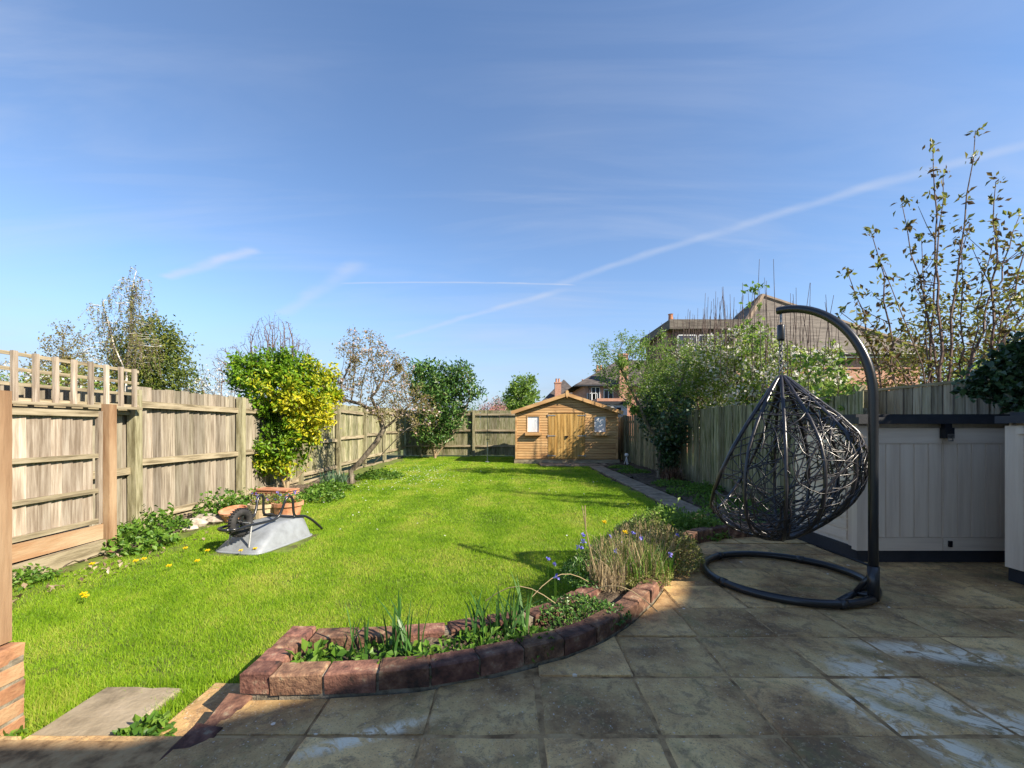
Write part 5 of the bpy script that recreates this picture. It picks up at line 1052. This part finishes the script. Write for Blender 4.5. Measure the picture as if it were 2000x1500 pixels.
# stump
stp = MB(); n = 26; g = np.random.default_rng(60); rows = []
for zi, rr in ((0, .135), (.05, .125), (.1, .12), (.16, .115), (.19, .10), (.2, .05)):
    a_ = np.linspace(0, 2 * math.pi, n, False); rows.append(np.stack([(rr + .018 * np.sin(a_ * 9) + g.normal(0, .008, n)) * np.cos(a_) * 1.15, (rr + .018 * np.sin(a_ * 9)) * np.sin(a_), zi + g.normal(0, .012, n) * (zi > .1)], 1))
j = np.arange(n); j2 = (j + 1) % n; stp.add(np.concatenate(rows), np.concatenate([np.stack([i * n + j, i * n + j2, (i + 1) * n + j2, (i + 1) * n + j], 1) for i in range(5)])); stp.f3.append(np.array([[5 * n + i, 5 * n + (i + 1) % n, 5 * n] for i in range(1, n - 1)]))
so = stp.build('tree_stump', mk('split_dead_wood', [(.06, .045, .03), (.22, .165, .105), (.38, .3, .2)], scale=16, stretch=(3, 3, .3), rough=.9, bump=1, bscale=30, bdist=.02), smooth=False); so.location = (.66, 3.02, .02); so.scale = (.8, .7, .55); tag(so, 'old split wooden stump in the planter under dry grass', 'stump')
# weeds and stones by the left fence
WD = [(-4.35, 5.3, .36, .42, 'leafy weeds growing up the fence post beside the old panel'), (-4.05, 4.75, .34, .26, 'spreading green weeds at the foot of the orange panel post'), (-4.2, 6.3, .35, .55, 'tall fresh nettles against the fence left of the wheelbarrow'), (-4.15, 6.9, .35, .42, 'nettle clump behind the wheelbarrow wheel'), (-3.75, 9.0, .45, .24, 'green weeds under the golden shrub'), (-4.12, 3.6, .25, .16, 'low weeds along the sleeper below the old panel'), (-3.5, 7.9, .45, .26, 'weeds at the border edge beside the flowerpots'), (-3.4, 11.2, .6, .3, 'weeds around the foot of the crab apple'), (-2.18, 1.72, .16, .10, 'small weeds at the foot of the brick pier'), (-1.52, 1.78, .12, .09, 'little clover tuft between the lawn slabs')]
for k, (x, y, r_, h, lab) in enumerate(WD): clump('weed_clump', lab, 'weeds', (x, y, LZ + .0), int(1500 * r_), r_, h, L_WEED, .06 if h > .2 else .04, 240 + k, .7)
WR = [(3.6, 7.2, .55, .14), (3.5, 8.4, .5, .12), (3.55, 9.6, .45, .14), (3.4, 6.3, .6, .16), (3.45, 12.3, .45, .12), (3.9, 8.8, .35, .2), (3.4, 13.6, .4, .1)]
for k, (x, y, r_, h) in enumerate(WR): clump('ground_cover', ('shaded green ground cover in the right border, nearest the storage sheds', 'ground cover patch beside the path in front of the right fence', 'patch of small leaves between path and apple tree', 'green mat where the path meets the planted bed', 'thin weeds beside the path beyond the apple tree', 'taller weeds at the foot of the right fence', 'sparse weeds near the white ornament')[k], 'weeds', (x, y, -.12), int(1500 * r_), r_, h, L_WEED, .05, 260 + k, .6)
spikes('bluebell_leaves', 'blue green strap leaves at the foot of the crab apple', 'plant', (-4.0, 9.75, LZ), 160, .3, .36, leafmat('glaucous_blades', [(.05, .11, .06), (.09, .17, .09), (.15, .23, .13)], trans=.25), .022, 271, .35, None, 'leaf_blades')
spikes('fern_crown', 'brown dead fern crown at the base of the apple tree', 'plant', (3.85, 10.5, -.13), 150, .25, .38, leafmat('dead_fern', [(.08, .04, .025), (.16, .09, .055), (.24, .15, .1)], trans=.2), .02, 272, .6, None, 'dead_fronds')
for k, (x, y, s) in enumerate(((-4.2, 5.75, .12), (-4.05, 5.95, .10), (-4.25, 6.05, .13), (-4.1, 5.5, .09))):
    g = random.Random(k); mb = MB(); n = 9; rows = []
    for i_ in range(5):
        ph = math.pi * (i_ + .5) / 5; rows.append([[s * math.sin(ph) * math.cos(2 * math.pi * q / n) * g.uniform(.8, 1.15) * 1.4, s * math.sin(ph) * math.sin(2 * math.pi * q / n) * g.uniform(.8, 1.15), -s * .55 * math.cos(ph)] for q in range(n)])
    j = np.arange(n); j2 = (j + 1) % n; mb.add(np.concatenate(rows), np.concatenate([np.stack([i * n + j, i * n + j2, (i + 1) * n + j2, (i + 1) * n + j], 1) for i in range(4)])); mb.f3.append(np.array([[4 * n + i, 4 * n + (i + 1) % n, 4 * n] for i in range(1, n - 1)]))
    o = mb.build('border_stone', STONE); o.location = (x, y, LZ + s * .3); tag(o, ('pale stone among the weeds below the fence, largest but one of four', 'small pale stone nearest the nettles below the left fence', 'largest pale stone lying under the fence rail', 'smallest pale stone, nearest the fence post')[k], 'stone', 'stones below the left fence')
# daisies and fallen leaves as uncountable litter
g = np.random.default_rng(300); mb = MB(); n = 520; x = np.concatenate([g.normal(-2.6, .8, n), g.uniform(-3.5, 2, 120)]); y = np.concatenate([g.normal(11.5, 1.8, n), g.uniform(5, 14, 120)]); k = lawn_mask(x, y); x, y = x[k], y[k]
a_ = np.linspace(0, 2 * math.pi, 6, False)
for X_, Y_ in zip(x, y): r_ = .011; mb.add(np.stack([X_ + r_ * np.cos(a_), Y_ + r_ * np.sin(a_), np.full(6, LZ + .045) + .004 * np.sin(a_ + X_ * 50)], 1), [[0, 1, 2, 3], [0, 3, 4, 5]], .5)
tag(mb.build('daisies', L_DAISY), 'scattered tiny white daisies over the far lawn', 'daisies', kind='stuff')
mb = MB(); g = np.random.default_rng(301); n = 700; x = g.uniform(-4.6, -3.5, n); y = g.uniform(2.8, 10, n); leaves(mb, np.stack([x, y, np.full(n, LZ + .012)], 1), .05, g, .6, 2.5)
tag(mb.build('leaf_litter', leafmat('dead_leaves', [(.12, .08, .05), (.28, .2, .13), (.4, .32, .22)], trans=.15)), 'dry leaf litter on the soil by the left fence', 'leaf litter', kind='stuff')

# flowerpots behind the wheelbarrow
def pot(name, label, loc, r_, h, mat, plant=None, tilt=0, sq=1):
    t = thing(name, label, 'flowerpot', loc); t.rotation_euler = (R(tilt), 0, 0); mb = MB(); mb.lathe([[0, 0], [r_ * .72, 0], [r_ * .92, h * .82], [r_ * 1.02, h * .82], [r_ * 1.04, h], [r_ * .92, h], [r_ * .88, h * .85], [0, h * .85]], 22); o = mb.build('pot', mat, t, False); o.scale = (sq, 1, 1)
    if plant:
        g = np.random.default_rng(int(r_ * 1000)); lb_ = MB(); n = 260; a_ = g.uniform(0, 6.28, n); q = np.sqrt(g.uniform(0, 1, n)) * r_ * .9; leaves(lb_, np.stack([q * np.cos(a_), q * np.sin(a_), h * .86 + g.uniform(0, .14, n)], 1), .05, g, .4, .4); lb_.build('plant', plant, t)
        mb = MB(); leaves(mb, np.stack([q[:30] * np.cos(a_[:30]), q[:30] * np.sin(a_[:30]), h * .86 + g.uniform(.08, .17, 30)], 1), .03, g, .8, .4); mb.build('flowers', L_BLUE, t)
pot('flowerpot', 'pale terracotta pot with sprouting plants behind the wheelbarrow', (-3.42, 6.0, LZ), .19, .26, CREAMPOT, L_HEATH)
pot('flowerpot', 'orange terracotta pot with blue flowers right of the wheelbarrow legs', (-3.12, 6.05, LZ), .20, .27, TERRA, L_FRESH)
pot('flowerpot', 'empty orange bowl leaning behind the wheelbarrow wheel', (-3.85, 6.05, LZ), .17, .17, TERRA, None, 12)
pot('flowerpot', 'small dull orange pot tucked between the bowl and the pale pot', (-3.63, 6.35, LZ), .14, .24, TERRA)
tt = thing('terracotta_trough', 'long terracotta trough with ribbed rim standing behind the flowerpots', 'trough', (-3.75, 6.9, LZ), R(-14))
mb = MB(); mb.add([[-.26, -.1, 0], [.26, -.1, 0], [.26, .1, 0], [-.26, .1, 0], [-.31, -.13, .27], [.31, -.13, .27], [.31, .13, .27], [-.31, .13, .27]], [[0, 3, 2, 1], [0, 1, 5, 4], [1, 2, 6, 5], [2, 3, 7, 6], [3, 0, 4, 7]]); mb.build('body', TERRA, tt)
for z in (.25, .285, .32): mb = MB(); mb.box((0, 0, z), (.65, .29, .018)); mb.build('rim_band', TERRA, tt)

# ------------------------------------------------------------------ houses
def wallbox(name, x0, x1, y0, y1, z0, z1, mat, parent): mb = MB(); mb.box(((x0 + x1) / 2, (y0 + y1) / 2, (z0 + z1) / 2), (x1 - x0, y1 - y0, z1 - z0)); return mb.build(name, mat, parent)
def hip(name, x0, x1, y0, y1, z, apex, mat, parent, ov=.3):
    c = [[x0 - ov, y0 - ov, z], [x1 + ov, y0 - ov, z], [x1 + ov, y1 + ov, z], [x0 - ov, y1 + ov, z]]; a_ = [list(p) for p in apex]; mb = MB()
    if len(a_) == 1: mb.add(c + a_, [[0, 1, 4], [1, 2, 4], [2, 3, 4], [3, 0, 4]])
    else: mb.add(c + a_, [[0, 1, 5, 4], [2, 3, 4, 5]]); mb.f3.append(np.array([[1, 2, 5], [3, 0, 4]]) )
    ro = mb.build(name, mat, parent); mb = MB(); mb.box(((x0 + x1) / 2, (y0 + y1) / 2, z - .05), (x1 - x0 + 2 * ov, y1 - y0 + 2 * ov, .1)); mb.build('eaves', WHITEF if ov > .25 else KDARK, parent); return ro
def window(parent, xc, y, zc, w_, h, mull=1):
    mb = MB(); mb.box((xc, y, zc), (w_, .08, h)); o = mb.build('window', GLASSD, parent); fr = MB()
    for s_ in (-1, 1): fr.box((xc + s_ * w_ / 2, y - .02, zc), (.05, .1, h + .05)); fr.box((xc, y - .02, zc + s_ * h / 2), (w_ + .05, .1, .05))
    for k in range(mull): fr.box((xc - w_ / 2 + w_ * (k + 1) / (mull + 1), y - .03, zc), (.06, .08, h))
    fr.build('frame', WHITEF, o)
def chimney(parent, x, y, z0, z1, w_, d_, mat, pots):
    mb = MB(); mb.box((x, y, (z0 + z1) / 2), (w_, d_, z1 - z0)); o = mb.build('chimney', mat, parent); mb = MB(); mb.box((x, y, z1 - .1), (w_ + .12, d_ + .12, .16)); mb.build('corbel', mat, o)
    for k in range(pots): mb = MB(); mb.lathe([[.14, z1 - .05], [.12, z1 + .45], [.15, z1 + .5], [.1, z1 + .5]], 10, (x + (k - (pots - 1) / 2) * .36, y, 0)); mb.build('chimney_pot', TERRA, o)
# big house right: Y 22
bh = thing('brick_house', 'large red brick house with grey tiled hipped roof behind the right hedge', 'house', (0, 0, -.2))
YB = 22.0; s = YB / F
ez = 1.35 + (835 - 690) * s; 
wallbox('wall', 11.4, 20.9, YB + .3, YB + 10, 0, ez, H_BRICK2, bh)
wallbox('wall_band', 11.4, 20.9, YB + .25, YB + .3, ez - .75, ez, H_BRICK, bh)
mb = MB(); A = [10.9, YB, ez]; B = [21.4, YB, ez]; C_ = [21.4, YB + 10.5, ez]; D2 = [10.9, YB + 10.5, ez]; AP = [12.85 * 1.1, YB + 2.6, 1.35 + (835 - 578) * (YB + 2.6) / F]; AP2 = [15.2, YB + 7.5, AP[2]]
mb.add([A, B, C_, D2, AP, AP2], [[0, 1, 4], [3, 0, 4], [2, 3, 5], [3, 4, 5]]); mb.f4.append(np.array([[1, 2, 5, 4]])); rfb = mb.build('roof', SLATE, bh)
mb = MB(); mb.tube([A, AP], .14, 6); mb.tube([AP, B], .14, 6); mb.tube([AP, AP2], .14, 6); mb.build('ridge_tiles', mk('clay_ridge_tiles', [(.20, .15, .11), (.3, .23, .17)], scale=4, rough=.9), rfb)
mb = MB(); mb.tube([[10.9, YB - .06, ez - .06], [21.4, YB - .06, ez - .06]], .09, 8); mb.build('gutter', KDARK, bh); wallbox('fascia', 10.9, 21.4, YB + .02, YB + .06, ez - .22, ez - .03, WHITEF, bh)
dm = wallbox('dormer', 8.6, 12.3, YB + 1.2, YB + 6, 3.0, 6.55, mk('brown_hung_tiles', [(.10, .06, .045), (.17, .11, .08)], scale=6, rough=.9), bh); wallbox('dormer_roof', 8.3, 12.6, YB + .9, YB + 6.3, 6.55, 7.05, SLATE, bh)
wallbox('side_wall', 8.7, 11.4, YB + 1.3, YB + 8, 0, 3.6, H_BRICK2, bh)
for xc in (9.3, 10.4, 11.5): window(bh, xc, YB + 1.15, 5.75, 1.0, 1.0, 0)
wallbox('dormer_cladding', 8.65, 12.25, YB + 1.12, YB + 1.18, 3.9, 4.85, mk('brown_hung_tiles', [(.10, .06, .04), (.17, .10, .07)], scale=6, rough=.9), bh)
chimney(bh, 8.75, YB + 2, 4.5, 7.1, .7, .9, H_BRICK, 1)
# middle house
YM = 44.0
mh = thing('brick_house', 'dark roofed brick semi with tall chimneys beyond the shed', 'house', (0, 0, -.2))
def xx(px, Y): return (px - 1000) * Y / F
def zz_(py, Y): return CH + .2 + (HZ - py) * Y / F
wallbox('wall', xx(1142, YM), xx(1330, YM), YM, YM + 9, 0, zz_(752, YM), H_BRICK, mh)
mb = MB(); e = zz_(752, YM); x0, x1 = xx(1122, YM), xx(1345, YM); xr = xx(1228, YM); rz_ = zz_(690, YM)
mb.add([[x0, YM - .5, e], [x1, YM - .5, e], [x1, YM + 9.5, e], [x0, YM + 9.5, e], [xr, YM + 4.5, rz_], [xx(1300, YM), YM + 4.5, rz_]], [[0, 1, 5, 4], [2, 3, 4, 5]]); mb.f3.append(np.array([[1, 2, 5], [3, 0, 4]])); mb.build('roof', DROOF, mh)
wallbox('eaves', x0, x1, YM - .5, YM + .1, e - .15, e - .02, KDARK, mh)
chimney(mh, xx(1219, YM - 1), YM - .6, 0, zz_(690, YM - 1), .85, .7, H_BRICK2, 0); chimney(mh, xx(1170, YM + 4), YM + 4, 4, zz_(722, YM + 4), .7, .6, H_BRICK, 2)
window(mh, xx(1163, YM), YM - .05, zz_(772, YM), .8, 1.6, 1); window(mh, xx(1139, YM) + .9, YM - .05, zz_(776, YM), 1.0, .8, 1); window(mh, xx(1188, YM), YM - .05, zz_(772, YM), .9, 1.1, 1)
mb = MB(); mb.tube([[xx(1150, YM), YM - .2, 0], [xx(1150, YM), YM - .2, e - .3], [xx(1146, YM), YM - .45, e - .1]], .06, 6); mb.build('downpipe', KDARK, mh)
lh = thing('brick_house', 'far house with pyramid roof and slim brick chimney above the shed ridge', 'house', (0, 0, -.2)); YL = 60.0
wallbox('wall', xx(1062, YL), xx(1140, YL), YL, YL + 8, 0, zz_(785, YL), H_BRICK, lh); hip('roof', xx(1066, YL), xx(1136, YL), YL, YL + 8, zz_(783, YL), [(xx(1108, YL), YL + 4, zz_(741, YL + 4))], DROOF, lh, .5); chimney(lh, xx(1089, YL), YL - .2, 0, zz_(747, YL), .85, .8, H_BRICK2, 2)
chimney(lh, xx(1142, YL + 8), YL + 9, 4, zz_(746, YL + 8), .9, .8, H_BRICK2, 2)
cs = thing('conservatory', 'pale conservatory with dark flat roof behind the shed', 'conservatory', (0, 0, -.2)); YC = 33.0
wallbox('wall', xx(1168, YC), xx(1225, YC), YC, YC + 3, 0, zz_(790, YC), WHITEF, cs); wallbox('flat_roof', xx(1165, YC), xx(1228, YC), YC - .2, YC + 3.2, zz_(790, YC), zz_(784, YC), KDARK, cs); wallbox('brick_parapet', xx(1169, YC), xx(1222, YC), YC + .6, YC + 2.8, zz_(784, YC), zz_(777, YC), H_BRICK2, cs)
for k in range(3): window(cs, xx(1178 + 15 * k, YC), YC - .04, zz_(803, YC), .42, .6, 0)
rh_ = thing('red_roofed_house', 'low house with red tiled roof far behind the back fence', 'house', (0, 0, -.2)); YR = 50.0
wallbox('wall', xx(958, YR), xx(996, YR), YR, YR + 6, 0, zz_(803, YR), H_BRICK, rh_); hip('roof', xx(958, YR), xx(996, YR), YR, YR + 6, zz_(803, YR), [(xx(962, YR), YR + 3, zz_(789, YR)), (xx(992, YR), YR + 3, zz_(789, YR))], REDROOF, rh_, .3)
# unseen house behind the camera, shaped to cast the patio's shade
oh = thing('unseen_house', 'unseen cream house behind the camera, shaped to shade the patio', 'house', (0, 0, -.2)); oh['kind'] = 'structure'
sil = [(1.2, 0), (14.6, 0), (14.6, 8.9), (13.5, 9.7), (11.6, 8.45), (10.1, 7.35), (8.2, 6.15), (3.5, 4.3), (1.2, 4.3)]  # outline fitted to the patio's shadow edge, ends trimmed to let in sky light
mb = MB(); mb.prism(sil, 0, 7.8); w_o = mb.build('wall', mk('cream_bounce_render', [(.62, .56, .47), (.72, .66, .56)], scale=3, rough=.9, bump=.2, rnd=0), oh); w_o.rotation_euler = (R(90), 0, 0); w_o.location = (0, -1.2, 0)  # pale warm wall colour picked to bounce light into the shaded patio
